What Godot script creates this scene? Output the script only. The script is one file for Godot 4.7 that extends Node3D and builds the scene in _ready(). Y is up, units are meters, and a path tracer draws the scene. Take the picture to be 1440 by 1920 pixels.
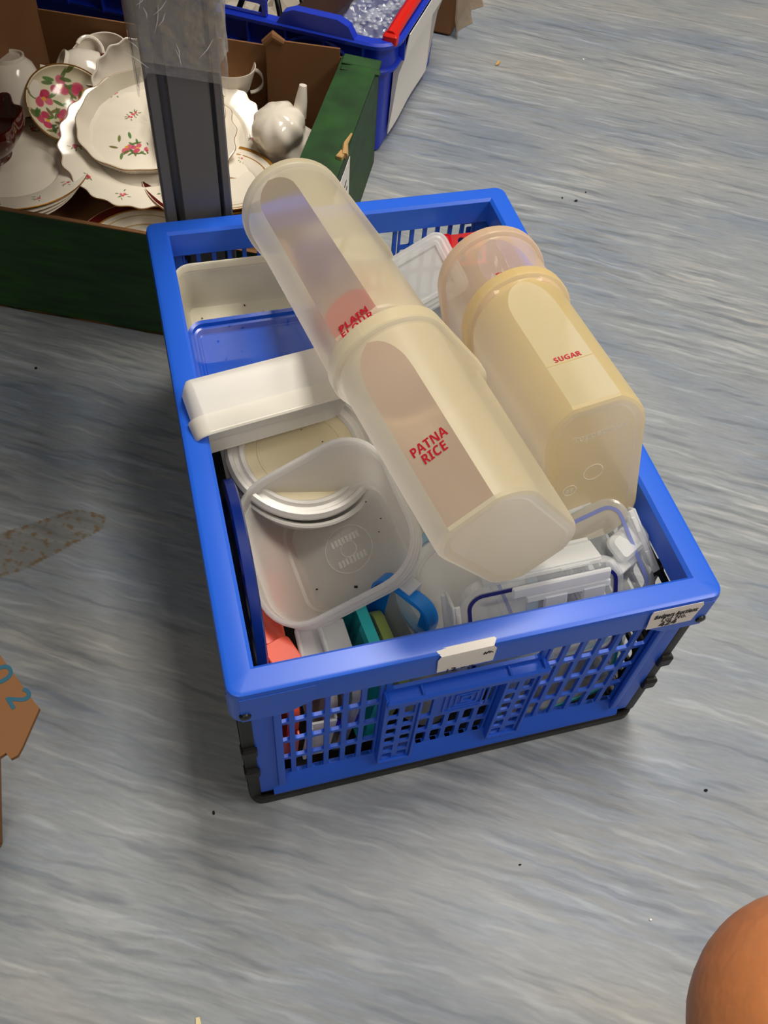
extends Node3D

# ---------------------------------------------------------------- mesh builder
class MB:
	var v := PackedVector3Array()
	var uv := PackedVector2Array()
	var t := PackedInt32Array()

	func _orient(t0: int, v0: int) -> void:
		# Godot front faces run clockwise: signed volume about the piece's own centre must be negative
		var c := Vector3.ZERO
		for i in range(v0, v.size()):
			c += v[i]
		c /= maxf(1.0, v.size() - v0)
		var s := 0.0
		var i := t0
		while i < t.size():
			s += (v[t[i]] - c).dot((v[t[i + 1]] - c).cross(v[t[i + 2]] - c))
			i += 3
		if s > 0.0:
			i = t0
			while i < t.size():
				var k := t[i + 1]
				t[i + 1] = t[i + 2]
				t[i + 2] = k
				i += 3

	func flip_from(t0: int) -> void:
		var i := t0
		while i < t.size():
			var k := t[i + 1]
			t[i + 1] = t[i + 2]
			t[i + 2] = k
			i += 3

	func tri(a: int, b: int, c: int) -> void:
		t.push_back(a); t.push_back(b); t.push_back(c)

	func add(p: Vector3, w := Vector2.ZERO) -> int:
		v.push_back(p); uv.push_back(w)
		return v.size() - 1

	# loops: equal-length closed rings
	func loft(loops: Array, cap0 := true, cap1 := true, wrap := false, orient := true) -> void:
		var v0 := v.size()
		var t0 := t.size()
		var n: int = loops[0].size()
		for L in loops:
			for p in L:
				add(p, Vector2(p.x, p.z))
		var m := loops.size()
		for i in (m if wrap else m - 1):
			var a := v0 + i * n
			var b := v0 + ((i + 1) % m) * n
			for j in n:
				var k := (j + 1) % n
				tri(a + j, a + k, b + k)
				tri(a + j, b + k, b + j)
		if cap0:
			_cap(v0, n, true)
		if cap1:
			_cap(v0 + (m - 1) * n, n, false)
		if orient:
			_orient(t0, v0)

	func _cap(s: int, n: int, rev: bool) -> void:
		var c := Vector3.ZERO
		for j in n:
			c += v[s + j]
		c /= n
		var k := add(c, Vector2(c.x, c.z))
		for j in n:
			if rev:
				tri(k, s + (j + 1) % n, s + j)
			else:
				tri(k, s + j, s + (j + 1) % n)

	static func ring(hx: float, hz: float, r: float, n: int) -> PackedVector3Array:
		var o := PackedVector3Array()
		r = clampf(r, 0.00005, minf(hx, hz) - 0.00001)
		var cs := [Vector2(hx - r, hz - r), Vector2(-hx + r, hz - r), Vector2(-hx + r, -hz + r), Vector2(hx - r, -hz + r)]
		for q in 4:
			for i in n + 1:
				var a := (q + float(i) / n) * PI / 2
				o.push_back(Vector3(cs[q].x + r * cos(a), 0, cs[q].y + r * sin(a)))
		return o

	# rounded rectangles stacked along y: profile of Vector2(offset, y)
	func rr(hx: float, hz: float, r: float, profile: Array, xf := Transform3D(), cap0 := true, cap1 := true, n := 5, wrap := false) -> void:
		var loops := []
		for p in profile:
			var L := ring(hx + p.x, hz + p.x, r + p.x, n)
			for i in L.size():
				L[i] = xf * (L[i] + Vector3(0, p.y, 0))
			loops.push_back(L)
		loft(loops, cap0, cap1, wrap)

	# box with chamfered edges, centred
	func box(size: Vector3, at := Vector3.ZERO, basis := Basis(), bev := 0.001) -> void:
		var h := size / 2
		var b := minf(bev, minf(h.x, minf(h.y, h.z)) * 0.6)
		rr(h.x, h.z, b, [Vector2(-b, -h.y), Vector2(0, -h.y + b), Vector2(0, h.y - b), Vector2(-b, h.y)], Transform3D(basis, at), true, true, 2)

	func tube(path: Array, rad, sides := 8, closed := false, cap := true) -> void:
		var loops := []
		var m := path.size()
		var up := Vector3.UP
		for i in m:
			var a: Vector3 = path[(i - 1 + m) % m] if closed else path[maxi(i - 1, 0)]
			var b: Vector3 = path[(i + 1) % m] if closed else path[mini(i + 1, m - 1)]
			var d := (b - a).normalized()
			if i == 0 and absf(d.dot(up)) > 0.9:
				up = Vector3.RIGHT
			var s := d.cross(up).normalized()
			up = s.cross(d).normalized()
			var r: float = rad[i] if rad is Array else rad
			var L := PackedVector3Array()
			for j in sides:
				var w := TAU * j / sides
				L.push_back(path[i] + (s * cos(w) + up * sin(w)) * r)
			loops.push_back(L)
		loft(loops, cap and not closed, cap and not closed, closed)

	# solid of revolution (closed profile loop of Vector2(radius, y)), optionally oval and fluted
	func lathe(profile: Array, seg := 48, xf := Transform3D(), sx := 1.0, sz := 1.0, flutes := 0, amp := 0.0, wrap := false, from_r := 0.0) -> void:
		var loops := []
		var big := 0.0
		for p in profile:
			big = maxf(big, p.x)
		var v0 := v.size()
		for p in profile:
			var L := PackedVector3Array()
			for j in seg:
				var w := TAU * j / seg
				var k: float = smoothstep(from_r, 1.0, p.x / big) if flutes else 0.0
				var rr_: float = p.x * (1.0 + amp * k * cos(flutes * w))
				L.push_back(Vector3(rr_ * cos(w) * sx, p.y + amp * 0.35 * big * k * cos(flutes * w), rr_ * sin(w) * sz))
			loops.push_back(L)
		loft(loops, not wrap, not wrap, wrap)
		for i in range(v0, v.size()):
			uv[i] = Vector2(v[i].x / (big * sx) * 0.5 + 0.5, v[i].z / (big * sz) * 0.5 + 0.5)
			v[i] = xf * v[i]

	# plate in the xy plane pierced by rounded slots
	func grid(xs: Array, ys: Array, gap: float, r: float, th: float, xf := Transform3D(), solid := [], hole_n := 3) -> void:
		for i in xs.size() - 1:
			for j in ys.size() - 1:
				var lo := Vector2(xs[i], ys[j])
				var hi := Vector2(xs[i + 1], ys[j + 1])
				cell(lo, hi, gap, r, th, xf, not (Vector2i(i, j) in solid), hole_n)
		var x0: float = xs[0]; var x1: float = xs[-1]; var y0: float = ys[0]; var y1: float = ys[-1]
		var o := [Vector2(x0, y0), Vector2(x1, y0), Vector2(x1, y1), Vector2(x0, y1)]
		for k in 4:
			var a: Vector2 = o[k]; var b: Vector2 = o[(k + 1) % 4]
			var s := v.size()
			for p in [Vector3(a.x, a.y, th / 2), Vector3(b.x, b.y, th / 2), Vector3(b.x, b.y, -th / 2), Vector3(a.x, a.y, -th / 2)]:
				add(xf * p)
			tri(s, s + 1, s + 2); tri(s, s + 2, s + 3)

	func cell(lo: Vector2, hi: Vector2, gap: float, r: float, th: float, xf: Transform3D, hole: bool, n: int) -> void:
		var c := (lo + hi) / 2
		var h := (hi - lo) / 2
		if not hole:
			for z in [th / 2, -th / 2]:
				var s := v.size()
				for p in [Vector2(lo.x, lo.y), Vector2(hi.x, lo.y), Vector2(hi.x, hi.y), Vector2(lo.x, hi.y)]:
					add(xf * Vector3(p.x, p.y, z))
				if z > 0:
					tri(s, s + 2, s + 1); tri(s, s + 3, s + 2)
				else:
					tri(s, s + 1, s + 2); tri(s, s + 2, s + 3)
			return
		var inner := ring(h.x - gap / 2, h.y - gap / 2, r, n)
		var m := inner.size()
		var co := [Vector2(h.x, h.y), Vector2(-h.x, h.y), Vector2(-h.x, -h.y), Vector2(h.x, -h.y)]
		var s0 := v.size()
		for z in [th / 2, -th / 2]:
			for k in m:
				add(xf * Vector3(c.x + inner[k].x, c.y + inner[k].z, z))
			for k in 4:
				add(xf * Vector3(c.x + co[k].x, c.y + co[k].y, z))
		var w := m + 4
		for k in m:
			var l := (k + 1) % m
			var q: int = k / (n + 1)
			var q2: int = l / (n + 1)
			for side in 2:
				var b := s0 + side * w
				if side == 0:
					tri(b + k, b + l, b + m + q)
				else:
					tri(b + k, b + m + q, b + l)
				if q2 != q:
					if side == 0:
						tri(b + l, b + m + q2, b + m + q)
					else:
						tri(b + l, b + m + q, b + m + q2)
			# wall of the slot on vertices of its own
			var s := v.size()
			add(v[s0 + k]); add(v[s0 + l]); add(v[s0 + w + l]); add(v[s0 + w + k])
			tri(s, s + 2, s + 1); tri(s, s + 3, s + 2)

	func mesh(angle := 40.0) -> ArrayMesh:
		var nt := t.size() / 3
		var fn := PackedVector3Array()
		fn.resize(nt)
		var unit := PackedVector3Array()
		unit.resize(nt)
		var head := PackedInt32Array()
		head.resize(v.size())
		head.fill(-1)
		var nxt := PackedInt32Array()
		nxt.resize(t.size())
		for i in nt:
			var a := v[t[3 * i]]
			var n := (v[t[3 * i + 2]] - a).cross(v[t[3 * i + 1]] - a)
			fn[i] = n
			unit[i] = n.normalized()
			for k in 3:
				var q := 3 * i + k
				nxt[q] = head[t[q]]
				head[t[q]] = q
		var P := PackedVector3Array(); var N := PackedVector3Array(); var U := PackedVector2Array()
		P.resize(t.size()); N.resize(t.size()); U.resize(t.size())
		var ca := cos(deg_to_rad(angle))
		for q in t.size():
			var f := q / 3
			var u := unit[f]
			var s := Vector3.ZERO
			var e := head[t[q]]
			while e >= 0:
				if unit[e / 3].dot(u) > ca:
					s += fn[e / 3]
				e = nxt[e]
			P[q] = v[t[q]]
			N[q] = s.normalized() if s.length_squared() > 1e-24 else Vector3.UP
			U[q] = uv[t[q]]
		var arr := []
		arr.resize(Mesh.ARRAY_MAX)
		arr[Mesh.ARRAY_VERTEX] = P
		arr[Mesh.ARRAY_NORMAL] = N
		arr[Mesh.ARRAY_TEX_UV] = U
		var am := ArrayMesh.new()
		am.add_surface_from_arrays(Mesh.PRIMITIVE_TRIANGLES, arr)
		return am


# ---------------------------------------------------------------- scene helpers
var used := {}

func numbered(called: String) -> String:
	used[called] = used.get(called, -1) + 1
	return called if used[called] == 0 else "%s_%03d" % [called, used[called]]

func tag(o: Node, label := "", category := "", group := "", kind := "") -> Node:
	if label: o.set_meta("label", label)
	if category: o.set_meta("category", category)
	if group: o.set_meta("group", group)
	if kind: o.set_meta("kind", kind)
	return o

func thing(called: String, label: String, category: String, xf := Transform3D(), group := "") -> Node3D:
	var o := Node3D.new()
	o.name = numbered(called)
	o.transform = xf
	add_child(o)
	tag(o, label, category, group)
	return o

func part(parent: Node3D, called: String, mb: MB, m: Material, angle := 40.0, label := "") -> MeshInstance3D:
	var o := MeshInstance3D.new()
	o.name = called if parent != self else numbered(called)
	o.mesh = mb.mesh(angle)
	o.material_override = m
	o.cast_shadow = GeometryInstance3D.SHADOW_CASTING_SETTING_ON
	parent.add_child(o, true)
	if label: o.set_meta("label", label)
	return o

func words(parent: Node3D, s: String, size: float, m: Material, xf: Transform3D, called := "lettering", bold := true, fam := "Droid Sans", squeeze := 1.0) -> MeshInstance3D:
	var f := SystemFont.new()
	f.font_names = PackedStringArray([fam])
	f.font_weight = 700 if bold else 400
	var tm := TextMesh.new()
	tm.text = s
	tm.font = f
	tm.font_size = 64
	tm.pixel_size = size / 64.0
	tm.depth = 0.0002
	tm.curve_step = 2.0
	var o := MeshInstance3D.new()
	o.name = called
	o.mesh = tm
	o.material_override = m
	o.transform = xf.scaled_local(Vector3(squeeze, 1, 1))
	parent.add_child(o, true)
	return o

func mat(c: Color, rough := 0.5, metal := 0.0, spec := 0.5) -> StandardMaterial3D:
	var m := StandardMaterial3D.new()
	m.albedo_color = c
	m.roughness = rough
	m.metallic = metal
	m.metallic_specular = spec
	return m

# milky plastic: some light goes straight through, some scatters through, some bounces
func milky(c: Color, alpha: float, back: float, rough := 0.38) -> StandardMaterial3D:
	var m := mat(Color(c.r, c.g, c.b, alpha), rough)
	m.transparency = BaseMaterial3D.TRANSPARENCY_ALPHA
	m.backlight_enabled = true
	m.backlight = Color(back, back, back).linear_to_srgb()
	return m

# thin milky window: what lies behind shows through it blurred
func frosted(c: Color, body: float, rough: float) -> StandardMaterial3D:
	var m := mat(Color(c.r, c.g, c.b, body), rough)
	m.refraction_enabled = true
	m.refraction_scale = 0.012
	return m

# clear glossy plastic sheet
func clear(c: Color, alpha: float, rough := 0.12) -> StandardMaterial3D:
	var m := mat(Color(c.r, c.g, c.b, alpha), rough)
	m.transparency = BaseMaterial3D.TRANSPARENCY_ALPHA
	return m

func noise_tex(freq: float, seed_: int, size := 256, normal := false, bump := 4.0, ramp: Gradient = null) -> NoiseTexture2D:
	var n := FastNoiseLite.new()
	n.seed = seed_
	n.frequency = freq
	n.fractal_octaves = 4
	var tx := NoiseTexture2D.new()
	tx.width = size
	tx.height = size
	tx.seamless = true
	tx.noise = n
	tx.as_normal_map = normal
	tx.bump_strength = bump
	if ramp: tx.color_ramp = ramp
	return tx

func rows(a: Vector3, b: Vector3, c: Vector3) -> Basis:
	# three rows as written; columns are the local axes
	return Basis(Vector3(a.x, b.x, c.x), Vector3(a.y, b.y, c.y), Vector3(a.z, b.z, c.z)).orthonormalized()

func facing(normal: Vector3, along: Vector3) -> Basis:
	# local y = normal, local x as near along as possible
	var y := normal.normalized()
	var x := (along - y * along.dot(y)).normalized()
	return Basis(x, y, x.cross(y))

func v2(list: Array) -> Array:
	var o := []
	for i in range(0, list.size(), 2):
		o.push_back(Vector2(list[i], list[i + 1]))
	return o

var M := {}
var rng := RandomNumberGenerator.new()

# ---------------------------------------------------------------- computed textures
func floor_texture() -> ImageTexture:
	# marbled sheet vinyl, drawn in axes along (u) and across (v) the streaks; 2.4 m x 2.4 m
	var W := 1024
	var H := 2048
	var warp := FastNoiseLite.new(); warp.seed = 5; warp.frequency = 1.0; warp.fractal_octaves = 3
	var fine := FastNoiseLite.new(); fine.seed = 11; fine.frequency = 1.0; fine.fractal_octaves = 5; fine.fractal_gain = 0.6
	var broad := FastNoiseLite.new(); broad.seed = 23; broad.frequency = 1.0; broad.fractal_octaves = 3
	var vein := FastNoiseLite.new(); vein.seed = 37; vein.frequency = 1.0; vein.fractal_octaves = 3
	var data := PackedByteArray()
	data.resize(W * H * 3)
	var grey := Vector3(0.540, 0.563, 0.588)
	var blue := Vector3(0.465, 0.505, 0.562)
	var warm := Vector3(0.585, 0.590, 0.588)
	var k := 0
	for y in H:
		var v := y * 2.4 / H
		for x in W:
			var u := x * 2.4 / W
			var w := warp.get_noise_2d(u * 1.2, v * 1.6) * 0.012 + warp.get_noise_2d(u * 12.0 + 70.0, v * 30.0) * 0.0035
			var s := fine.get_noise_2d(u * 6.0 + 40.0, (v + w) * 85.0)
			var g2 := fine.get_noise_2d(u * 26.0 - 11.0, (v + w) * 260.0)
			var b := broad.get_noise_2d(u * 2.0, (v + w) * 5.0)
			var n := vein.get_noise_2d(u * 5.0 - 30.0, (v + w * 1.2) * 70.0)
			var am := 0.55 + 1.5 * smoothstep(-0.35, 0.45, broad.get_noise_2d(u * 3.1 + 50.0, v * 4.3 - 20.0))
			s *= am
			n *= lerpf(0.8, 1.0, am * 0.6)
			var c := grey.lerp(blue, smoothstep(-0.05, 0.7, b + 0.5 * s)).lerp(warm, smoothstep(0.05, 0.6, -b + 0.4 * s) * 0.8)
			c += Vector3(1, 1, 0.99) * (0.055 * s + 0.050 * g2)
			c += Vector3(1, 0.98, 0.93) * (0.065 * smoothstep(0.24, 0.5, n))
			c -= Vector3(0.95, 0.90, 0.78) * (0.070 * smoothstep(0.24, 0.5, -n))
			data[k] = int(clampf(c.x, 0, 1) * 255.0)
			data[k + 1] = int(clampf(c.y, 0, 1) * 255.0)
			data[k + 2] = int(clampf(c.z, 0, 1) * 255.0)
			k += 3
	var im := Image.create_from_data(W, H, false, Image.FORMAT_RGB8, data)
	# dried tape glue: a brownish strip near the left, in world metres
	var g := FastNoiseLite.new(); g.seed = 3; g.frequency = 9.0; g.fractal_octaves = 4
	var strip := [Vector2(-0.375, -0.082), Vector2(-0.296, -0.098), Vector2(-0.266, -0.084), Vector2(-0.271, -0.068), Vector2(-0.345, -0.036), Vector2(-0.385, -0.028)]
	for y in H:
		for x in W:
			var wpos := floor_world(Vector2(x * 2.4 / W, y * 2.4 / H))
			if wpos.x < -0.39 or wpos.x > -0.25 or wpos.y < -0.11 or wpos.y > -0.02: continue
			if Geometry2D.is_point_in_polygon(wpos, PackedVector2Array(strip)):
				var edge := 1.0
				for i in strip.size():
					edge = minf(edge, wpos.distance_to(Geometry2D.get_closest_point_to_segment(wpos, strip[i], strip[(i + 1) % strip.size()])))
				var c := im.get_pixel(x, y)
				var q := g.get_noise_2d(wpos.x * 12.0, wpos.y * 12.0)
				c = c.lerp(Color(0.44, 0.43, 0.40), 0.42)
				c = c.lerp(Color(0.43, 0.31, 0.17), clampf(smoothstep(0.05, 0.4, q + (0.15 if edge < 0.004 else -0.12)), 0, 1) * 0.6)
				im.set_pixel(x, y, c)
	return ImageTexture.create_from_image(im)

const FU := Vector2(0.855, 0.519)   # streak direction on the floor (x, z)
const FV := Vector2(-0.519, 0.855)
const FO := Vector2(0.25, -0.35)

func floor_world(uvm: Vector2) -> Vector2:
	return FO + FU * (uvm.x - 1.2) + FV * (uvm.y - 1.2)

func blob(im: Image, c: Vector2, rx: float, ry: float, ang: float, col: Color, a := 0.9) -> void:
	var S := im.get_width()
	var R := maxf(rx, ry)
	for y in range(maxi(0, int((c.y - R) * S)), mini(S, int((c.y + R) * S) + 1)):
		for x in range(maxi(0, int((c.x - R) * S)), mini(S, int((c.x + R) * S) + 1)):
			var d := (Vector2((x + 0.5) / S, (y + 0.5) / S) - c).rotated(-ang)
			var q := Vector2(d.x / rx, d.y / ry).length()
			if q < 1.0:
				im.set_pixel(x, y, im.get_pixel(x, y).lerp(col, a * smoothstep(1.0, 0.7, q)))

func spray(im: Image, c: Vector2, s: float, rose: Color) -> void:
	for i in 7:
		var w := rng.randf() * TAU
		blob(im, c + Vector2.from_angle(w) * s * rng.randf_range(0.6, 1.3), s * 0.42, s * 0.13, w + rng.randf_range(-0.5, 0.5), Color(0.25 + rng.randf() * 0.15, 0.36 + rng.randf() * 0.1, 0.2), 0.85)
	for i in 4:
		blob(im, c + Vector2.from_angle(rng.randf() * TAU) * s * 0.35, s * rng.randf_range(0.28, 0.42), s * 0.3, rng.randf() * 3.0, rose.lerp(Color(0.9, 0.55, 0.6), rng.randf() * 0.6), 0.85)
	blob(im, c + Vector2(s * 0.1, 0), s * 0.16, s * 0.16, 0, Color(0.85, 0.62, 0.2), 0.9)

func china(base: Color, bands: Array, sprays: Array, rose := Color(0.72, 0.2, 0.32), size := 384) -> ImageTexture:
	var im := Image.create(size, size, false, Image.FORMAT_RGB8)
	im.fill(base)
	if bands.size():
		for y in size:
			for x in size:
				var r := (Vector2((x + 0.5) / size, (y + 0.5) / size) - Vector2(0.5, 0.5)).length() * 2.0
				for b in bands:
					if r > b[0] and r < b[1]:
						im.set_pixel(x, y, b[2])
	for s in sprays:
		spray(im, Vector2(s[0], s[1]), s[2], rose)
	return ImageTexture.create_from_image(im)

func glazed(tx: Texture2D) -> StandardMaterial3D:
	var m := mat(Color.WHITE, 0.12, 0.0, 0.55)
	m.albedo_texture = tx
	return m

# ---------------------------------------------------------------- materials
func make_materials() -> void:
	M.blue = mat(Color(0.13, 0.37, 0.85), 0.33)
	M.blue_panel = mat(Color(0.11, 0.35, 0.83), 0.4)
	M.navy = mat(Color(0.035, 0.15, 0.46), 0.25)
	M.black = mat(Color(0.055, 0.058, 0.062), 0.5)
	M.pin = mat(Color(0.03, 0.03, 0.03), 0.4)
	M.milk = milky(Color(0.93, 0.87, 0.68), 0.86, 1.2, 0.35)
	M.milk_panel = frosted(Color(0.86, 0.77, 0.71), 0.40, 0.42)
	M.yellow = milky(Color(0.92, 0.81, 0.47), 0.86, 1.1, 0.35)
	M.yellow_panel = frosted(Color(0.88, 0.83, 0.67), 0.55, 0.42)
	M.pinkish = milky(Color(0.90, 0.77, 0.62), 0.84, 0.9, 0.35)
	M.pinkish_panel = milky(Color(0.86, 0.74, 0.68), 0.70, 0.8, 0.4)
	M.frost = milky(Color(0.95, 0.95, 0.92), 0.5, 0.9, 0.25)
	M.tub = milky(Color(1.0, 0.985, 0.95), 0.62, 1.2, 0.2)
	M.tub_rim = milky(Color(0.96, 0.96, 0.95), 0.45, 0.9, 0.2)
	M.white_tub = milky(Color(0.94, 0.93, 0.89), 0.93, 0.8, 0.35)
	M.cream_tub = milky(Color(0.98, 0.95, 0.84), 0.97, 0.8, 0.35)
	M.cream = mat(Color(0.88, 0.83, 0.69), 0.4)
	M.white = mat(Color(0.90, 0.89, 0.87), 0.3)
	M.clear = clear(Color(0.93, 0.95, 0.96), 0.25, 0.14)
	M.clip = milky(Color(0.94, 0.95, 0.95), 0.78, 0.9, 0.3)
	M.blue_clear = clear(Color(0.0, 0.30, 0.76), 0.85, 0.2)
	M.seal_navy = mat(Color(0.07, 0.08, 0.42), 0.4)
	M.seal_purple = mat(Color(0.2, 0.17, 0.65), 0.4)
	M.seal_pale = milky(Color(0.42, 0.50, 0.85), 0.7, 0.6)
	M.teal = mat(Color(0.15, 0.70, 0.72), 0.3)
	M.sky = mat(Color(0.08, 0.52, 0.90), 0.28)
	M.pale_sky = milky(Color(0.55, 0.75, 0.88), 0.75, 0.6)
	M.coral = mat(Color(0.95, 0.36, 0.25), 0.33)
	M.red = mat(Color(0.78, 0.05, 0.09), 0.3)
	M.lime = milky(Color(0.66, 0.74, 0.35), 0.8, 0.6)
	M.ink = mat(Color(0.72, 0.07, 0.16), 0.5)
	M.print_black = mat(Color(0.06, 0.06, 0.07), 0.6)
	M.pen = mat(Color(0.1, 0.1, 0.13), 0.6)
	M.paper = mat(Color(0.93, 0.915, 0.90), 0.65)
	M.card = mat(Color(0.47, 0.32, 0.185), 0.85)
	M.card.albedo_texture = null
	M.card_print = mat(Color(0.13, 0.33, 0.42), 0.8)
	var gg := Gradient.new()
	gg.offsets = PackedFloat32Array([0.0, 0.5, 1.0])
	gg.colors = PackedColorArray([Color(0.055, 0.17, 0.06), Color(0.09, 0.25, 0.085), Color(0.13, 0.32, 0.11)])
	M.green = mat(Color.WHITE, 0.6)
	M.green.albedo_texture = noise_tex(0.02, 4, 256, false, 1.0, gg)
	M.green.uv1_triplanar = true
	M.green.uv1_scale = Vector3(3, 14, 3)
	M.torn = mat(Color(0.70, 0.56, 0.36), 0.9)
	M.steel = mat(Color(0.40, 0.395, 0.39), 0.42, 0.15)
	M.wrap = clear(Color(0.80, 0.78, 0.74), 0.20, 0.2)
	M.wrap.heightmap_enabled = true
	M.wrap.heightmap_texture = noise_tex(0.025, 9)
	M.wrap.heightmap_scale = 0.22
	M.wrap.uv1_triplanar = true
	M.wrap.uv1_scale = Vector3(6, 6, 6)
	M.bubble = clear(Color(0.85, 0.88, 0.95), 0.22, 0.1)
	M.euro = mat(Color(0.075, 0.20, 0.72), 0.38)
	M.red_bar = mat(Color(0.80, 0.10, 0.06), 0.35)
	M.wire = mat(Color(0.03, 0.03, 0.032), 0.35, 0.3)
	M.brown = mat(Color(0.17, 0.075, 0.04), 0.5)
	M.ruby = clear(Color(0.30, 0.01, 0.015), 0.82, 0.05)
	M.gold = mat(Color(0.66, 0.47, 0.21), 0.38, 0.8)
	M.tape = clear(Color(0.72, 0.60, 0.42), 0.24, 0.15)
	M.wood = mat(Color(0.62, 0.45, 0.25), 0.8)
	M.wall = mat(Color(0.66, 0.65, 0.63), 0.9)
	M.ceiling = mat(Color(0.85, 0.85, 0.84), 0.9)
	M.shelf = mat(Color(0.40, 0.36, 0.30), 0.7)
	M.floor = mat(Color.WHITE, 0.42, 0.0, 0.5)
	M.floor.albedo_texture = floor_texture()
	M.floor.heightmap_enabled = true
	M.floor.heightmap_texture = noise_tex(0.06, 8)
	M.floor.heightmap_scale = 0.02
	M.skin = mat(Color(0.86, 0.55, 0.34), 0.5)
	M.skin.subsurf_scatter_enabled = true
	M.skin.subsurf_scatter_strength = 0.15
	M.skin.heightmap_enabled = true
	M.skin.heightmap_texture = noise_tex(0.03, 14)
	M.skin.heightmap_scale = 0.06
	M.skin.uv1_triplanar = true
	M.skin.uv1_scale = Vector3(9, 9, 9)
	M.cloth = mat(Color(0.10, 0.11, 0.14), 0.9)
	M.crumb = mat(Color(0.07, 0.06, 0.055), 0.9)
	M.crumb_light = mat(Color(0.78, 0.62, 0.36), 0.8)

# ---------------------------------------------------------------- containers
# open tub, one sheet of plastic with a solid rolled rim; floor at y = 0, rim at y = h
func tub_shape(hx: float, hz: float, rc: float, h: float, taper: float, lip: float, step := 0.0) -> MB:
	var mb := MB.new()
	var f := 0.006
	var pr := v2([-taper - f * 1.6, 0, -taper - f * 0.5, f * 0.25, -taper, f])
	if step > 0.0:
		pr = v2([-taper - step - f, 0, -taper - step - f * 0.3, f * 0.3, -taper - step, f, -taper - step * 0.9, f * 1.6, -taper - step * 0.3, f * 1.9, -taper, f * 2.8])
	var y0: float = pr[-1].y
	for i in range(1, 5):
		pr.push_back(Vector2(-taper * (1.0 - i / 4.0), lerpf(y0, h - 0.010, i / 4.0)))
	pr.append_array(v2([0.0005, h - 0.009, lip, h - 0.008, lip + 0.0008, h - 0.001, lip, h, 0.001, h, 0.0, h - 0.0015, -0.0004, h - 0.007]))
	mb.rr(hx, hz, rc, pr, Transform3D(), true, false, 8)
	return mb

func canister(label: String, a: float, b: float, L: float, p: float, basis: Basis, at: Vector3, m: Material, panel_m: Material, lines: Array, tz: float, size: float, group: String) -> Node3D:
	var o := thing("dry_food_canister", label, "canister", Transform3D(basis, at), group)
	var yb := b - a + sqrt(a * a - p * p)
	var mb := MB.new()
	var zl := []
	for i in range(0, 13):
		zl.push_back(lerpf(0.008, L - 0.013, i / 12.0))
	for i in range(1, 8):
		zl.push_back(lerpf(L - 0.040, L - 0.013, i / 8.0))
	zl.sort()
	var pr := v2([-0.011, 0.0015, -0.009, 0.0005, -0.0055, 0.0, -0.0032, 0.0012, -0.0022, 0.0035])
	for z in zl:
		pr.push_back(Vector2(-0.002 * (1.0 - z / L), z))
	var loops := []
	var wide := []
	for q in pr:
		var e: float = clampf((q.y - (L - 0.044)) / 0.030, 0.0, 1.0)
		var xc: float = p * sqrt(maxf(0.0, 1.0 - e * e))
		loops.push_back(flat_ring(a + q.x, b + q.x, xc, q.y))
		wide.push_back(xc)
	for q in v2([0.0004, L - 0.0115, 0.0036, L - 0.0105, 0.0043, L - 0.0095, 0.0043, L - 0.001, 0.0036, L, 0.0012, L, 0.0, L - 0.001, -0.0006, L - 0.008]):
		loops.push_back(flat_ring(a + q.x, b + q.x, 0.0, q.y))
		wide.push_back(0.0)
	mb.loft(loops, true, false)
	# the flat on the upper narrow end is a thinner sheet of its own
	var flat_ := MB.new()
	var keep := PackedInt32Array()
	flat_.v = mb.v
	flat_.uv = mb.uv
	var n: int = loops[0].size()
	for i in range(0, mb.t.size(), 3):
		var on_flat := true
		for k in 3:
			var j := mb.t[i + k] / n
			var c := mb.t[i + k] % n
			if j >= wide.size() or j < 4 or c < 12 or c > 20:
				on_flat = false
		if on_flat:
			flat_.tri(mb.t[i], mb.t[i + 1], mb.t[i + 2])
		else:
			keep.push_back(mb.t[i]); keep.push_back(mb.t[i + 1]); keep.push_back(mb.t[i + 2])
	mb.t = keep
	part(o, "body", mb, m, 14.0)
	part(o, "flat_panel", flat_, panel_m, 14.0)
	var up := Basis(Vector3(-1, 0, 0), Vector3(0, 0, 1), Vector3(0, 1, 0))
	for i in lines.size():
		words(o, lines[i], size, M.ink, Transform3D(up, Vector3(0, yb - 0.0012, tz - i * size * 0.88)), "printed_name", true, "Droid Sans", 0.92)
	return o

# stadium section at height z whose two narrow ends are cut flat over |x| < xc
func flat_ring(a: float, b: float, xc: float, z: float) -> PackedVector3Array:
	var o := PackedVector3Array()
	xc = clampf(xc, 0.00002, a * 0.95)
	var f := acos(xc / a)
	var yc := b - a + sqrt(a * a - xc * xc)
	for s in [1.0, -1.0]:
		for i in 12:
			var w := f * i / 12.0
			o.push_back(Vector3(s * a * cos(w), s * (b - a + a * sin(w)), z))
		for i in 9:
			o.push_back(Vector3(s * lerpf(xc, -xc, i / 8.0), s * yc, z))
		for i in 12:
			var w := f * (11 - i) / 12.0
			o.push_back(Vector3(-s * a * cos(w), s * (b - a + a * sin(w)), z))
	return o

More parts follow.
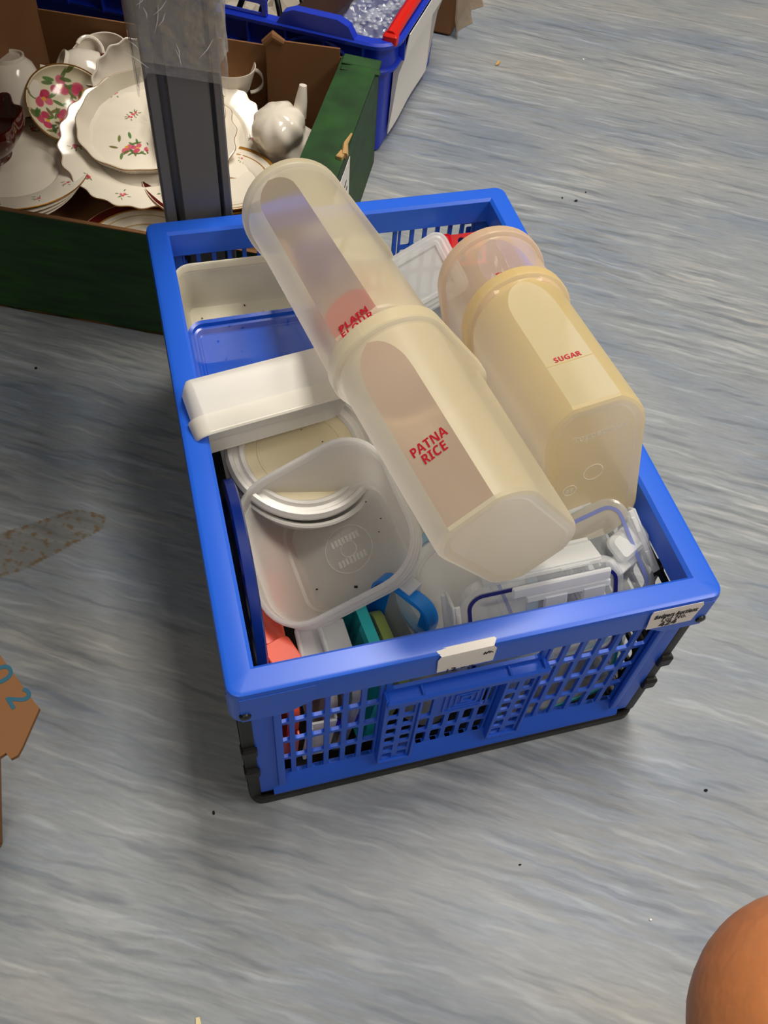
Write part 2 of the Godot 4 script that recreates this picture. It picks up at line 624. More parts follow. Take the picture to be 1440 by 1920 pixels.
# clip-on lid lying flat: panel on y, seal ring, clips on the given sides (0 +x, 1 +z, 2 -x, 3 -z)
func lid(called: String, label: String, hx: float, hz: float, rc: float, xf: Transform3D, m: Material, seal: Material, clips: Array, group := "", clip_m: Material = null, clip_len := 0.6) -> Node3D:
	var o := thing(called, label, "lid", xf, group)
	var mb := MB.new()
	mb.rr(hx, hz, rc, v2([-0.026, 0.001, -0.022, 0.0, -0.016, 0.0045, -0.012, 0.0062, -0.003, 0.0062, 0.0, 0.005, 0.0, -0.004, -0.0012, -0.004, -0.0016, 0.003]), Transform3D(), true, false, 7)
	part(o, "lid_panel", mb, m, 30.0)
	if seal:
		var s := MB.new()
		s.rr(hx, hz, rc, v2([-0.0080, 0.0050, -0.0052, 0.0050, -0.0052, 0.0069, -0.0080, 0.0069]), Transform3D(), false, false, 7, true)
		part(o, "seal", s, seal)
	for k in clips:
		var w: float = (hz if k % 2 == 0 else hx) * clip_len
		var r: float = hx if k % 2 == 0 else hz
		var bs := Basis(Vector3.UP, -k * PI / 2)
		var c := MB.new()
		c.box(Vector3(0.004, 0.0022, w * 2), bs * Vector3(r + 0.002, 0.0045, 0), bs, 0.0006)
		c.box(Vector3(0.0024, 0.022, w * 2), bs * Vector3(r + 0.0050, -0.006, 0), bs, 0.0008)
		c.box(Vector3(0.006, 0.003, w * 1.9), bs * Vector3(r + 0.0065, -0.016, 0), bs, 0.0008)
		for e in [-0.55, 0.55]:
			c.box(Vector3(0.003, 0.010, w * 0.5), bs * Vector3(r + 0.0015, 0.001, e * w), bs, 0.0006)
		part(o, "clip", c, clip_m if clip_m else M.clip)
	return o

# ---------------------------------------------------------------- the crate
func build_crate() -> void:
	var o := thing("folding_crate", "blue plastic folding crate with slotted ends and black sides, full of food containers", "crate")
	var mb := MB.new()
	mb.rr(0.178, 0.245, 0.010, v2([-0.0205, 0.196, -0.0205, 0.2195, -0.018, 0.222, -0.004, 0.222, -0.0010, 0.2205, 0.0, 0.217, 0.0, 0.194, -0.0028, 0.194, -0.0032, 0.217, -0.017, 0.218, -0.0180, 0.196]), Transform3D(), false, false, 5, true)
	# deeper caps over the four corners, with a slanted edge towards the middle
	for sx in [-1, 1]:
		for sz in [-1, 1]:
			var cap := [Vector2(0, 0.2165), Vector2(0, 0.183), Vector2(0.030, 0.183), Vector2(0.050, 0.195), Vector2(0.050, 0.2165)]
			var a := PackedVector3Array(); var b := PackedVector3Array()
			for p in cap:
				a.push_back(Vector3(sx * (0.1705 - p.x), p.y, sz * 0.2453))
				b.push_back(Vector3(sx * (0.1705 - p.x), p.y, sz * 0.2400))
			mb.loft([a, b])
			mb.box(Vector3(0.004, 0.032, 0.050), Vector3(sx * 0.1762, 0.199, sz * 0.2130), Basis(), 0.0008)
			mb.tube(quarter(Vector3(sx * 0.1680, 0, sz * 0.2350), Vector3(sx * 0.0085, 0, 0), Vector3(0, 0, sz * 0.0085)), 0.0012, 4)
			mb.loft(corner_band(sx, sz))
	part(o, "rim", mb, M.blue, 40.0)
	for sx in [-1, 1]:
		for sz in [-1, 1]:
			var pn := MB.new()
			pn.lathe(v2([0.0005, 0.002, 0.0034, 0.0015, 0.0042, 0, 0.0042, -0.004]), 14, Transform3D(Basis(Vector3.RIGHT, sz * PI / 2), Vector3(sx * 0.168, 0.1915, sz * 0.2452)))
			part(o, "hinge_pin", pn, M.pin)
	# slotted ends
	for sz in [1, -1]:
		var e := MB.new()
		var F := Transform3D(Basis.from_scale(Vector3.ONE) if sz > 0 else Basis(Vector3.UP, PI), Vector3(0, 0, sz * 0.232))
		var ry := [0.034, 0.068, 0.102, 0.137, 0.170, 0.206]
		e.grid([-0.148, -0.1355, -0.1225, -0.109, -0.0955, -0.082, -0.068], ry, 0.0040, 0.0020, 0.003, F)
		e.grid([0.060, 0.074, 0.0885, 0.103, 0.118, 0.133, 0.148], ry, 0.0040, 0.0020, 0.003, F)
		e.grid([-0.036, -0.0235, -0.0105, 0.002, 0.0145, 0.027], [0.034, 0.060, 0.088, 0.135], 0.0040, 0.0020, 0.003, F, [Vector2i(1, 2), Vector2i(2, 2), Vector2i(3, 2)])
		e.grid([-0.066, 0.058], [0.152, 0.206], 0.008, 0.004, 0.003, F)
		for px in [-0.052, 0.0435]:      # the two raised pillars with small slots
			var P := F * Transform3D(Basis(), Vector3(px, 0, 0.006))
			e.grid([-0.0135, -0.001, 0.0115], [0.030, 0.046, 0.063, 0.080, 0.097, 0.115, 0.135], 0.0045, 0.0016, 0.002, P)
			for s in [-0.0145, 0.0130]:
				e.box(Vector3(0.0022, 0.125, 0.010), F * Vector3(px + s, 0.0915, 0.004), F.basis, 0.0006)
			e.box(Vector3(0.029, 0.003, 0.010), F * Vector3(px - 0.001, 0.0295, 0.004), F.basis, 0.0006)
		e.box(Vector3(0.128, 0.009, 0.012), F * Vector3(-0.003, 0.147, 0.005), F.basis, 0.002)
		e.box(Vector3(0.128, 0.004, 0.003), F * Vector3(-0.003, 0.140, 0.0), F.basis, 0.0005)
		for s in [-1, 1]:
			e.box(Vector3(0.017, 0.194, 0.009), F * Vector3(s * 0.1565, 0.114, 0.002), F.basis, 0.002)
			e.box(Vector3(0.006, 0.150, 0.004), F * Vector3(s * 0.1465, 0.105, 0.007), F.basis, 0.0012)
		e.box(Vector3(0.316, 0.008, 0.005), F * Vector3(0, 0.209, 0), F.basis, 0.001)
		# sloping ledge along the foot
		var lo := PackedVector3Array(); var hi := PackedVector3Array()
		for p in v2([-0.002, 0.036, 0.0015, 0.036, 0.0092, 0.019, 0.0092, 0.0135, -0.002, 0.0135]):
			lo.push_back(F * Vector3(-0.154, p.y, p.x)); hi.push_back(F * Vector3(0.154, p.y, p.x))
		e.loft([lo, hi])
		var em := part(o, "end_panel", e, M.blue_panel, 30.0)
		if sz > 0:
			var q := MB.new()
			for k in 4:
				var r := 0.0185 - k * 0.0045
				var r2 := r - 0.0016
				var L := []
				for d in [[r, 0.0], [r, 0.0014], [r2, 0.0014], [r2, 0.0]]:
					var R := MB.ring(d[0] * 1.0, d[0] * 1.05, 0.001, 2)
					for i in R.size():
						R[i] = F * Vector3(0.0018 + R[i].x, 0.1115 + R[i].z, 0.0013 + d[1])
					L.push_back(R)
				q.loft(L, false, false, true)
			part(em, "emblem", q, M.blue_panel)
	# black sides, folded in two at half height
	for sx in [-1, 1]:
		for half in 2:
			var sd := MB.new()
			var F := Transform3D(Basis(Vector3.UP, sx * PI / 2), Vector3(sx * 0.1655, 0, 0))
			var xs := []
			for i in 17: xs.push_back(-0.216 + i * 0.027)
			var ys := [0.014, 0.036, 0.058, 0.080, 0.101] if half == 0 else [0.109, 0.131, 0.153, 0.175, 0.196]
			sd.grid(xs, ys, 0.006, 0.004, 0.003, F)
			sd.box(Vector3(0.436, 0.007, 0.007), F * Vector3(0, 0.098 if half == 0 else 0.112, 0), F.basis, 0.0015)
			for e in [-1, 1]:
				sd.box(Vector3(0.012, 0.086, 0.009), F * Vector3(e * 0.221, 0.057 if half == 0 else 0.152, 0.002), F.basis, 0.002)
				sd.box(Vector3(0.016, 0.012, 0.006), F * Vector3(e * 0.224, 0.093 if half == 0 else 0.116, 0.005), F.basis, 0.0015)
			part(o, "side_panel", sd, M.black, 30.0)
	var ba := MB.new()
	ba.rr(0.174, 0.2425, 0.012, v2([-0.003, 0.0, 0.0, 0.002, 0.0, 0.011, -0.002, 0.013, -0.004, 0.0125, -0.005, 0.004]), Transform3D(), true, true, 5)
	for sx in [-1, 1]:
		for sz in [-1, 1]:
			ba.box(Vector3(0.010, 0.168, 0.014), Vector3(sx * 0.1685, 0.095, sz * 0.2315), Basis(), 0.002)
			ba.box(Vector3(0.012, 0.014, 0.010), Vector3(sx * 0.169, 0.112, sz * 0.2375), Basis(), 0.002)
			ba.box(Vector3(0.012, 0.014, 0.010), Vector3(sx * 0.169, 0.070, sz * 0.2375), Basis(), 0.002)
	part(o, "base", ba, M.black, 30.0)
	# the printed lot sticker, bent over the rim at the right
	var st := sticker(0.039, 0.0, 0.0215)
	var sk := part(o, "lot_sticker", st, M.paper, 30.0, "white auction lot sticker with number 424")
	sk.transform = Transform3D(Basis(), Vector3(0.140, 0, 0.2458))
	words(sk, "Badgers Auctions", 0.0049, M.print_black, Transform3D(Basis.from_scale(Vector3(1, 1.2, 1)), Vector3(0.0005, 0.2122, 0.0010)), "lettering", true, "Droid Sans", 0.64)
	words(sk, "Lot No.", 0.0040, M.print_black, Transform3D(Basis.from_scale(Vector3(1, 1.2, 1)), Vector3(0.001, 0.2062, 0.0010)), "lettering", false)
	words(sk, "424", 0.0078, M.print_black, Transform3D(Basis(Vector3.BACK, 0.04).scaled(Vector3(1, 1.15, 1)), Vector3(-0.002, 0.1995, 0.0010)), "lettering", true, "Droid Sans", 1.1)
	# the torn handwritten one beside it
	var s2 := sticker(0.040, 0.0185, 0.018)
	var sj := part(o, "torn_sticker", s2, M.paper, 30.0, "torn white sticker with pen marks")
	sj.transform = Transform3D(Basis(Vector3.BACK, 0.03), Vector3(-0.010, 0.0, 0.2454))
	var ink := MB.new()
	for s in [[-0.013, 0.196, -0.0125, 0.201], [-0.010, 0.201, -0.007, 0.2005], [-0.007, 0.2005, -0.0095, 0.1965], [-0.0095, 0.1965, -0.006, 0.1965], [-0.003, 0.1985, 0.0, 0.1985], [0.003, 0.1985, 0.006, 0.1985]]:
		ink.tube([Vector3(s[0], s[1], 0.0010), Vector3(s[2], s[3], 0.0010)], 0.0004, 5)
	for s in [[0.012, 0.2115, 0.013, 0.2145], [0.0135, 0.2115, 0.0155, 0.2148], [0.016, 0.212, 0.0165, 0.214], [0.0165, 0.214, 0.0185, 0.212]]:
		ink.tube([Vector3(s[0], s[1], 0.0010), Vector3(s[2], s[3], 0.0010)], 0.0004, 5)
	part(sj, "pen_marks", ink, M.pen)

func quarter(c: Vector3, a: Vector3, b: Vector3) -> Array:
	var o := []
	for i in 7:
		var w := PI / 2 * i / 6.0
		o.push_back(c + Vector3(0, 0.1845, 0) + a * cos(w) + b * sin(w))
	return o

# rounded corner piece that joins the two deep caps
func corner_band(sx: int, sz: int) -> Array:
	var o := []
	for i in 7:
		var w := PI / 2 * i / 6.0
		var d := Vector3(sx * cos(w), 0, sz * sin(w))
		var c := Vector3(sx * 0.1680, 0, sz * 0.2350)
		o.push_back(PackedVector3Array([c + d * 0.0100 + Vector3(0, 0.183, 0), c + d * 0.0100 + Vector3(0, 0.2150, 0), c + d * 0.0060 + Vector3(0, 0.2150, 0), c + d * 0.0060 + Vector3(0, 0.183, 0)]))
	return o

# paper following the front of the rim: local x across, y as in the world, z out of the face
func sticker(w: float, drop: float, over: float) -> MB:
	var mb := MB.new()
	var path := [Vector2(0.2202, 0.0002), Vector2(0.2165, 0.0007), Vector2(0.2165 - over, 0.0008)]
	if drop > 0.0:
		path.push_front(Vector2(0.2224, -0.0035))
		path.push_front(Vector2(0.2226, -0.0045 - maxf(0.0, drop - over)))
	var loops := []
	for i in path.size():
		var p: Vector2 = path[i]
		var k := 0.0015 * sin(i * 2.3)
		loops.push_back(PackedVector3Array([Vector3(-w / 2 - k, p.x, p.y), Vector3(w / 2 + k, p.x, p.y), Vector3(w / 2 + k, p.x - 0.0002, p.y - 0.0003), Vector3(-w / 2 - k, p.x - 0.0002, p.y - 0.0003)]))
	mb.loft(loops)
	return mb

# ---------------------------------------------------------------- what lies in the crate
func build_contents() -> void:
	# the four canisters
	var g := ""
	var o := canister("milky canister printed PLAIN FLOUR, lying at the back of the blue crate", 0.0455, 0.091, 0.250, 0.019,
		rows(Vector3(-0.8241, -0.5601, -0.0844), Vector3(-0.5416, 0.8229, -0.1719), Vector3(0.1658, -0.096, -0.9815)), Vector3(0.0062, 0.2390, 0.0254), M.milk, M.milk_panel, ["PLAIN", "FLOUR"], 0.0065, 0.0098, g)
	o = canister("cream canister printed PATNA RICE, lying slanted in the middle of the blue crate", 0.0387, 0.0776, 0.1515, 0.0167,
		rows(Vector3(-0.8048, -0.5605, -0.1952), Vector3(-0.5824, 0.8091, 0.0783), Vector3(0.1141, 0.1768, -0.9776)), Vector3(0.0177, 0.2820, 0.2056), M.milk, M.milk_panel, ["PATNA", "RICE"], 0.0560, 0.0090, g)
	o = canister("yellowed canister printed SUGAR, lying along the right side of the blue crate", 0.0407, 0.0819, 0.1531, 0.0175,
		rows(Vector3(-0.9854, -0.1686, -0.0232), Vector3(-0.1642, 0.9777, -0.1305), Vector3(0.0447, -0.1248, -0.9912)), Vector3(0.1083, 0.2492, 0.1452), M.yellow, M.yellow_panel, ["SUGAR"], 0.0500, 0.0068, g)
	var rl := MB.new()
	rl.box(Vector3(0.034, 0.0007, 0.0006), Vector3(0, 0.0767, 0.0457), Basis(), 0.0002)
	part(o, "fill_line", rl, M.yellow)
	var back := Basis(Vector3(-1, 0, 0), Vector3(0, 1, 0), Vector3(0, 0, -1))
	words(o, "Tupperware", 0.0070, M.frost, Transform3D(back * Basis(Vector3.BACK, 0.05), Vector3(-0.004, 0.045, 0.0012)), "moulded_mark", false, "Droid Serif")
	words(o, "PP", 0.0045, M.frost, Transform3D(back, Vector3(0.018, -0.008, 0.0012)), "moulded_mark")
	var rg := MB.new()
	rg.tube(circle(Vector3(-0.0, 0.006, 0.0009), 0.0075, Vector3.BACK, 20), 0.00035, 4, true)
	rg.tube(circle(Vector3(0.018, -0.0065, 0.0009), 0.0052, Vector3.BACK, 16), 0.0003, 4, true)
	part(o, "moulded_ring", rg, M.frost)
	o = canister("pinkish cream canister behind the SUGAR one, its printing almost covered", 0.0419, 0.084, 0.078, 0.0194,
		rows(Vector3(-0.9837, -0.1791, 0.0136), Vector3(-0.1784, 0.9653, -0.1905), Vector3(0.021, -0.1899, -0.9816)), Vector3(0.1047, 0.2345, 0.0141), M.pinkish, M.pinkish_panel, ["FLOUR"], 0.0215, 0.0075, g)

	# cream rectangular tub at the back left
	o = thing("rectangular_tub", "open cream rectangular tub with dirty floor in the back left corner of the blue crate", "tub", Transform3D(Basis(Vector3.RIGHT, 0.05), Vector3(-0.0985, 0.143, -0.150)))
	part(o, "body", tub_shape(0.0585, 0.062, 0.014, 0.050, 0.004, 0.0022), M.cream_tub, 35.0)
	var dirt := MB.new()
	for i in 26:
		var r := rng.randf_range(0.0003, 0.0009)
		dirt.box(Vector3(r * 2, r, r * rng.randf_range(1.5, 4)), Vector3(rng.randf_range(-0.045, 0.05), 0.0012, rng.randf_range(-0.072, 0.03)), Basis(Vector3.UP, rng.randf() * 3), 0.0001)
	for q in [[0.036, -0.035, 0.004, 0.4], [0.040, -0.021, 0.0055, 1.0], [0.039, -0.018, 0.004, 2.0]]:
		dirt.box(Vector3(q[2], 0.0012, 0.0018), Vector3(q[0], 0.0014, q[1]), Basis(Vector3.UP, q[3]), 0.0004)
	tag(part(o, "crumbs", dirt, mat(Color(0.22, 0.15, 0.09), 0.9)), "", "", "", "stuff")

	# clear blue lid over it
	o = thing("clear_blue_lid", "translucent deep blue rectangular lid lying inside the left side of the blue crate", "lid", Transform3D(Basis(Vector3.RIGHT, 0.10) * Basis(Vector3.BACK, 0.02), Vector3(-0.096, 0.2015, -0.076)))
	var mb := MB.new()
	mb.rr(0.0615, 0.042, 0.014, v2([-0.0105, -0.0040, -0.0095, -0.0046, -0.0085, -0.0040, -0.0070, 0.0010, -0.0050, 0.0016, -0.0040, 0.0050, -0.0005, 0.0056, 0.0, 0.0045, 0.0, -0.0045, -0.0014, -0.0045, -0.002, 0.003]), Transform3D(), true, false, 7)
	part(o, "lid_panel", mb, M.blue_clear, 30.0)

	# long milky tub on its side
	var xd := Vector3(0.945, 0.02, -0.33).normalized()
	var md := Vector3(0.16, -0.42, 0.89).normalized()      # from its floor to its mouth
	var B := facing(md, xd)
	var wall_up := B.z if B.z.y > 0 else -B.z
	o = thing("long_tub", "long narrow milky white tub lying on its side at the crate's left rim", "tub", Transform3D(B, Vector3(-0.111, 0.246, -0.026) - wall_up * 0.026))
	part(o, "body", tub_shape(0.063, 0.026, 0.010, 0.050, 0.003, 0.002), M.white_tub, 35.0)
	mb = MB.new()
	mb.rr(0.0645, 0.0275, 0.011, v2([0.0, 0.034, 0.0008, 0.034, 0.0012, 0.049, 0.0004, 0.0505, -0.001, 0.0505, -0.001, 0.036]), Transform3D(), false, false, 7, true)
	part(o, "rim_band", mb, M.white_tub, 35.0)

	# round white bowl and lid under it
	var tilt := Basis(Vector3.RIGHT, 0.20) * Basis(Vector3.BACK, -0.10)
	o = thing("round_bowl", "round white bowl under the long milky tub, seen by its rim at the left", "bowl", Transform3D(tilt, Vector3(-0.083, 0.118, 0.000)))
	mb = MB.new()
	mb.lathe(v2([0.0005, 0.0, 0.040, 0.0, 0.052, 0.006, 0.060, 0.018, 0.0635, 0.034, 0.0665, 0.0355, 0.067, 0.038, 0.0655, 0.0395, 0.0625, 0.038, 0.0585, 0.018, 0.050, 0.008, 0.038, 0.003, 0.0005, 0.003]), 56)
	part(o, "body", mb, M.white, 35.0)
	o = thing("round_white_lid", "round white lid with stepped rings and a cream middle, lying on the white bowl", "lid", Transform3D(tilt, Vector3(-0.081, 0.160, 0.004)))
	mb = MB.new()
	mb.lathe(v2([0.048, 0.002, 0.050, 0.0045, 0.053, 0.0050, 0.0545, 0.0015, 0.058, 0.0015, 0.060, 0.0055, 0.063, 0.0055, 0.0655, 0.002, 0.0655, -0.001, 0.048, -0.001]), 64, Transform3D(), 1, 1, 0, 0, true)
	part(o, "ring", mb, M.white, 30.0)
	mb = MB.new()
	mb.lathe(v2([0.0005, 0.0005, 0.036, 0.0005, 0.0365, 0.0012, 0.038, 0.0012, 0.0385, 0.0005, 0.0485, 0.0008, 0.0485, -0.0008, 0.0005, -0.0008]), 56)
	part(o, "middle", mb, M.cream, 30.0)
	mb = MB.new()
	for q in [[-0.005, 0.010, 0.001], [0.012, 0.002, 0.0007], [0.020, -0.006, 0.0006], [0.004, -0.02, 0.0005]]:
		mb.box(Vector3(q[2] * 2, q[2], q[2] * 1.5), Vector3(q[0], 0.001, q[1]), Basis(), 0.0002)
	tag(part(o, "crumbs", mb, M.crumb), "", "", "", "stuff")

	# two nested clear square tubs at the front left
	var SB := rows(Vector3(0.885, -0.447, 0.131), Vector3(0.463, 0.875, -0.141), Vector3(-0.051, 0.186, 0.981))
	for k in 2:
		var nm: String = ["topmost clear rounded square tub at the front left of the crate, crumbs in it", "clear rounded square tub nested just under the topmost square tub"][k]
		o = thing("square_tub", nm, "tub", Transform3D(SB, Vector3(-0.085, 0.178, 0.100) - SB.y * (0.060 + k * 0.0105) + SB.x * k * 0.001), "nested square tubs")
		part(o, "body", tub_shape(0.0645, 0.0625, 0.036, 0.060, 0.015, 0.0026, 0.004), M.tub, 30.0)
		mb = MB.new()
		mb.rr(0.0645, 0.0625, 0.036, v2([0.0030, 0.0540, 0.0042, 0.0540, 0.0046, 0.0552, 0.0036, 0.0560, 0.0036, 0.0580, 0.0042, 0.0600, 0.0030, 0.0612, 0.0008, 0.0612, 0.0, 0.0600, 0.0014, 0.0588]), Transform3D(), false, false, 8, true)
		part(o, "rim", mb, M.tub_rim, 35.0)
		if k == 0:
			mb = MB.new()
			for q in [[-0.006, 0.034, 0.0012], [0.022, 0.036, 0.0006], [0.036, -0.01, 0.0006], [0.03, 0.0, 0.0005], [-0.038, 0.02, 0.0008], [0.02, -0.036, 0.0006], [0.030, -0.030, 0.0006]]:
				mb.box(Vector3(q[2] * 2.4, q[2], q[2] * 1.6), Vector3(q[0], 0.0025, q[1]), Basis(Vector3.UP, q[0] * 90), 0.0002)
			tag(part(o, "crumbs", mb, M.crumb), "", "", "", "stuff")
			mb = MB.new()
			mb.tube(circle(Vector3(0, 0.0006, 0), 0.021, Vector3.UP, 28), 0.0004, 4, true)
			mb.tube(circle(Vector3(0, 0.0006, 0), 0.007, Vector3.UP, 18), 0.0004, 4, true)
			for i in 8:
				mb.box(Vector3(0.0022, 0.0008, 0.006), Vector3(-0.012 + i * 0.0034, 0.0006, -0.009), Basis(), 0.0002)
				mb.box(Vector3(0.0022, 0.0008, 0.006), Vector3(-0.012 + i * 0.0034, 0.0006, 0.010), Basis(), 0.0002)
			part(o, "moulded_mark", mb, M.tub_rim)

	# things standing on edge along the left wall
	o = thing("round_navy_lid", "round navy blue lid standing on edge against the left wall of the blue crate", "lid", Transform3D(Basis(Vector3.BACK, PI / 2 - 0.03), Vector3(-0.1505, 0.113, 0.107)))
	mb = MB.new()
	mb.lathe(v2([0.0005, 0.001, 0.080, 0.001, 0.084, 0.004, 0.092, 0.0045, 0.0965, 0.003, 0.097, -0.004, 0.0935, -0.0055, 0.092, 0.001, 0.0005, -0.001]), 64)
	part(o, "lid_panel", mb, M.navy, 30.0)
	var side := Basis(Vector3(0, -1, 0), Vector3(1, 0, 0), Vector3(0, 0, 1))     # local y to the right, local x down
	lid("coral_clip_lid", "coral orange clip lid standing on edge beside the round navy lid", 0.054, 0.088, 0.016, Transform3D(Basis(Vector3.BACK, -0.06) * side, Vector3(-0.1345, 0.064, 0.130)), M.coral, null, [1, 2, 3], "", M.coral, 0.35)
	var cl := MB.new()       # its big front latch
	o = thing("coral_latch_lid", "small coral orange lid with a wide latch at the front left inside corner", "lid", Transform3D(Basis(Vector3.UP, 0.35), Vector3(-0.1300, 0.127, 0.178)))
	cl.rr(0.0115, 0.017, 0.005, v2([-0.001, -0.004, 0, -0.003, 0, 0.003, -0.001, 0.004]), Transform3D(), true, true, 5)
	part(o, "latch", cl, M.coral, 30.0)
	cl = MB.new()
	cl.box(Vector3(0.005, 0.060, 0.022), Vector3(-0.001, -0.032, 0.002), Basis(), 0.0012)
	part(o, "lid_panel", cl, M.coral, 30.0)
	lid("clip_lid", "clear clip lid standing on edge next to the coral latch", 0.052, 0.040, 0.012, Transform3D(Basis(Vector3.BACK, -0.10) * side, Vector3(-0.1065, 0.068, 0.178)), M.clear, null, [2, 1], "clear lids on edge")
	lid("clip_lid", "clear clip lid with a thin purple seal, standing on edge under the square tubs", 0.056, 0.040, 0.012, Transform3D(Basis(Vector3.UP, 0.06) * Basis(Vector3.BACK, -0.14) * side, Vector3(-0.0905, 0.067, 0.178)), M.clear, M.seal_purple, [2], "")
	lid("clip_lid", "clear lid with a wide teal band standing on edge under the square tubs", 0.060, 0.040, 0.012, Transform3D(Basis(Vector3.UP, 0.10) * Basis(Vector3.BACK, -0.12) * side, Vector3(-0.0690, 0.077, 0.178)), M.teal, M.teal, [], "")
	lid("clip_lid", "lime green lid standing between the teal band and the sky blue band", 0.050, 0.035, 0.012, Transform3D(Basis(Vector3.UP, 0.12) * Basis(Vector3.BACK, -0.2) * side, Vector3(-0.0560, 0.072, 0.180)), M.lime, null, [], "")
	# sky blue gasket band: a clear lid with a broad blue edge
	o = thing("clip_lid", "clear lid with a broad sky blue band beside the topmost square tub", "lid", Transform3D(Basis(Vector3.UP, 0.60) * Basis(Vector3.BACK, -0.15) * side, Vector3(-0.033, 0.086, 0.158)))
	mb = MB.new()
	mb.rr(0.066, 0.030, 0.018, v2([-0.014, 0.001, -0.012, 0.005, -0.002, 0.0060, 0.0, 0.004, 0.0, -0.008, -0.0025, -0.0085, -0.004, 0.000, -0.014, -0.0012]), Transform3D(), false, false, 8, true)
	part(o, "band", mb, M.sky, 30.0)
	mb = MB.new()
	mb.rr(0.0545, 0.0185, 0.008, v2([-0.001, -0.0006, 0, -0.0002, 0, 0.0006, -0.001, 0.001]), Transform3D(), true, true, 6)
	part(o, "lid_panel", mb, M.clear, 30.0)
	mb = MB.new()
	mb.box(Vector3(0.020, 0.003, 0.020), Vector3(-0.064, 0.005, -0.004), Basis(), 0.001)
	mb.box(Vector3(0.003, 0.016, 0.020), Vector3(-0.073, -0.002, -0.004), Basis(), 0.001)
	part(o, "clip", mb, M.clip)

	# round clear container with a pale blue rim lying flat
	o = thing("round_container", "round clear container with pale blue rim, low in the crate below the PATNA RICE canister", "container", Transform3D(Basis(Vector3.RIGHT, 0.10), Vector3(0.030, 0.070, 0.138)))
	mb = MB.new()
	mb.lathe(v2([0.0005, 0, 0.040, 0, 0.048, 0.004, 0.054, 0.046]), 48)
	part(o, "body", mb, M.frost, 30.0)
	mb = MB.new()
	mb.lathe(v2([0.052, 0.046, 0.060, 0.046, 0.0605, 0.052, 0.058, 0.0535, 0.052, 0.0535]), 48, Transform3D(), 1, 1, 0, 0, true)
	part(o, "rim", mb, M.pale_sky, 30.0)
	mb = MB.new()
	mb.lathe(v2([0.0005, 0.0490, 0.040, 0.0490, 0.041, 0.0505, 0.0425, 0.0505, 0.0435, 0.0490, 0.052, 0.050]), 48)
	part(o, "lid_panel", mb, M.clear, 30.0)

	# clip lids at the front right
	var la := lid("clip_lid", "clear clip lid with dark navy seal standing just inside the front rim of the crate", 0.064, 0.046, 0.018, Transform3D(facing(Vector3(-0.06, 0.40, 0.91), Vector3(0.99, 0.03, -0.10)), Vector3(0.066, 0.156, 0.203)), M.clear, M.seal_navy, [3, 2], "", null, 0.72)
	var fb := MB.new()       # its long clip folded forward over the face
	fb.box(Vector3(0.076, 0.004, 0.011), Vector3(0.012, 0.0125, -0.041), Basis(Vector3.RIGHT, 0.25), 0.0012)
	fb.box(Vector3(0.066, 0.003, 0.006), Vector3(0.018, 0.0105, -0.031), Basis(), 0.0010)
	fb.box(Vector3(0.018, 0.003, 0.014), Vector3(0.008, 0.0100, -0.024), Basis(Vector3.RIGHT, 0.2), 0.0010)
	fb.box(Vector3(0.018, 0.003, 0.014), Vector3(0.038, 0.0100, -0.024), Basis(Vector3.RIGHT, 0.2), 0.0010)
	part(la, "folded_clip", fb, M.clip)
	lid("clip_lid", "clear clip lid with pale violet seal leaning behind the navy sealed lid", 0.060, 0.044, 0.018, Transform3D(facing(Vector3(-0.12, 0.72, 0.68), Vector3(0.94, 0.05, -0.32)), Vector3(0.092, 0.178, 0.181)), M.clear, M.seal_pale, [3, 0], "", null, 0.6)
	o = thing("loose_clip", "white translucent clip piece sticking up at the right front inside the blue crate", "clip", Transform3D(facing(Vector3(0.1, 0.9, 0.4), Vector3(0.9, 0.0, -0.5)), Vector3(0.141, 0.196, 0.172)))
	mb = MB.new()
	mb.rr(0.017, 0.011, 0.006, v2([-0.003, -0.004, 0, -0.002, 0, 0.002, -0.003, 0.005]), Transform3D(), true, true, 6)
	mb.rr(0.012, 0.007, 0.004, v2([-0.002, -0.012, 0, -0.010, 0, -0.003, -0.001, -0.002]), Transform3D(Basis(), Vector3(-0.012, 0, 0.010)), true, true, 6)
	part(o, "body", mb, M.clip, 40.0)

	# small clear box with a clip lid at the back
	B = facing(Vector3(-0.42, 0.62, 0.66), Vector3(0.85, 0.5, 0.0))
	o = thing("small_clip_box", "small clear box with a stepped lid behind the PLAIN FLOUR canister", "container", Transform3D(B, Vector3(0.086, 0.165, -0.190)))
	mb = MB.new()
	mb.rr(0.033, 0.030, 0.010, v2([-0.008, -0.030, -0.004, -0.029, 0, -0.002]), Transform3D(), true, false, 7)
	part(o, "body", mb, M.clear, 30.0)
	mb = MB.new()
	mb.rr(0.036, 0.033, 0.012, v2([-0.014, 0.006, -0.012, 0.0075, -0.009, 0.0075, -0.008, 0.0055, -0.005, 0.0055, -0.003, 0.004, -0.001, 0.004, 0, 0.002, 0, -0.006, -0.0015, -0.006]), Transform3D(), true, false, 7)
	part(o, "lid_panel", mb, M.clip, 25.0)
	mb = MB.new()
	mb.rr(0.0345, 0.0315, 0.011, v2([0, -0.008, 0.0012, -0.008, 0.0012, -0.0062, 0, -0.0062]), Transform3D(), false, false, 7, true)
	part(o, "seal", mb, M.seal_navy)

	# red clip lid in the back right corner
	o = thing("red_clip_lid", "red plastic clip lid in the back right corner of the blue crate", "lid", Transform3D(facing(Vector3(-0.3, 0.75, 0.6), Vector3(1, 0.05, 0.1)), Vector3(0.131, 0.176, -0.209)))
	mb = MB.new()
	mb.grid([-0.022, -0.008, 0.006, 0.022], [-0.016, 0.016], 0.007, 0.003, 0.006, Transform3D(Basis(Vector3.RIGHT, -PI / 2), Vector3.ZERO), [Vector2i(0, 0)])
	mb.box(Vector3(0.012, 0.010, 0.034), Vector3(-0.017, 0.004, 0), Basis(), 0.003)
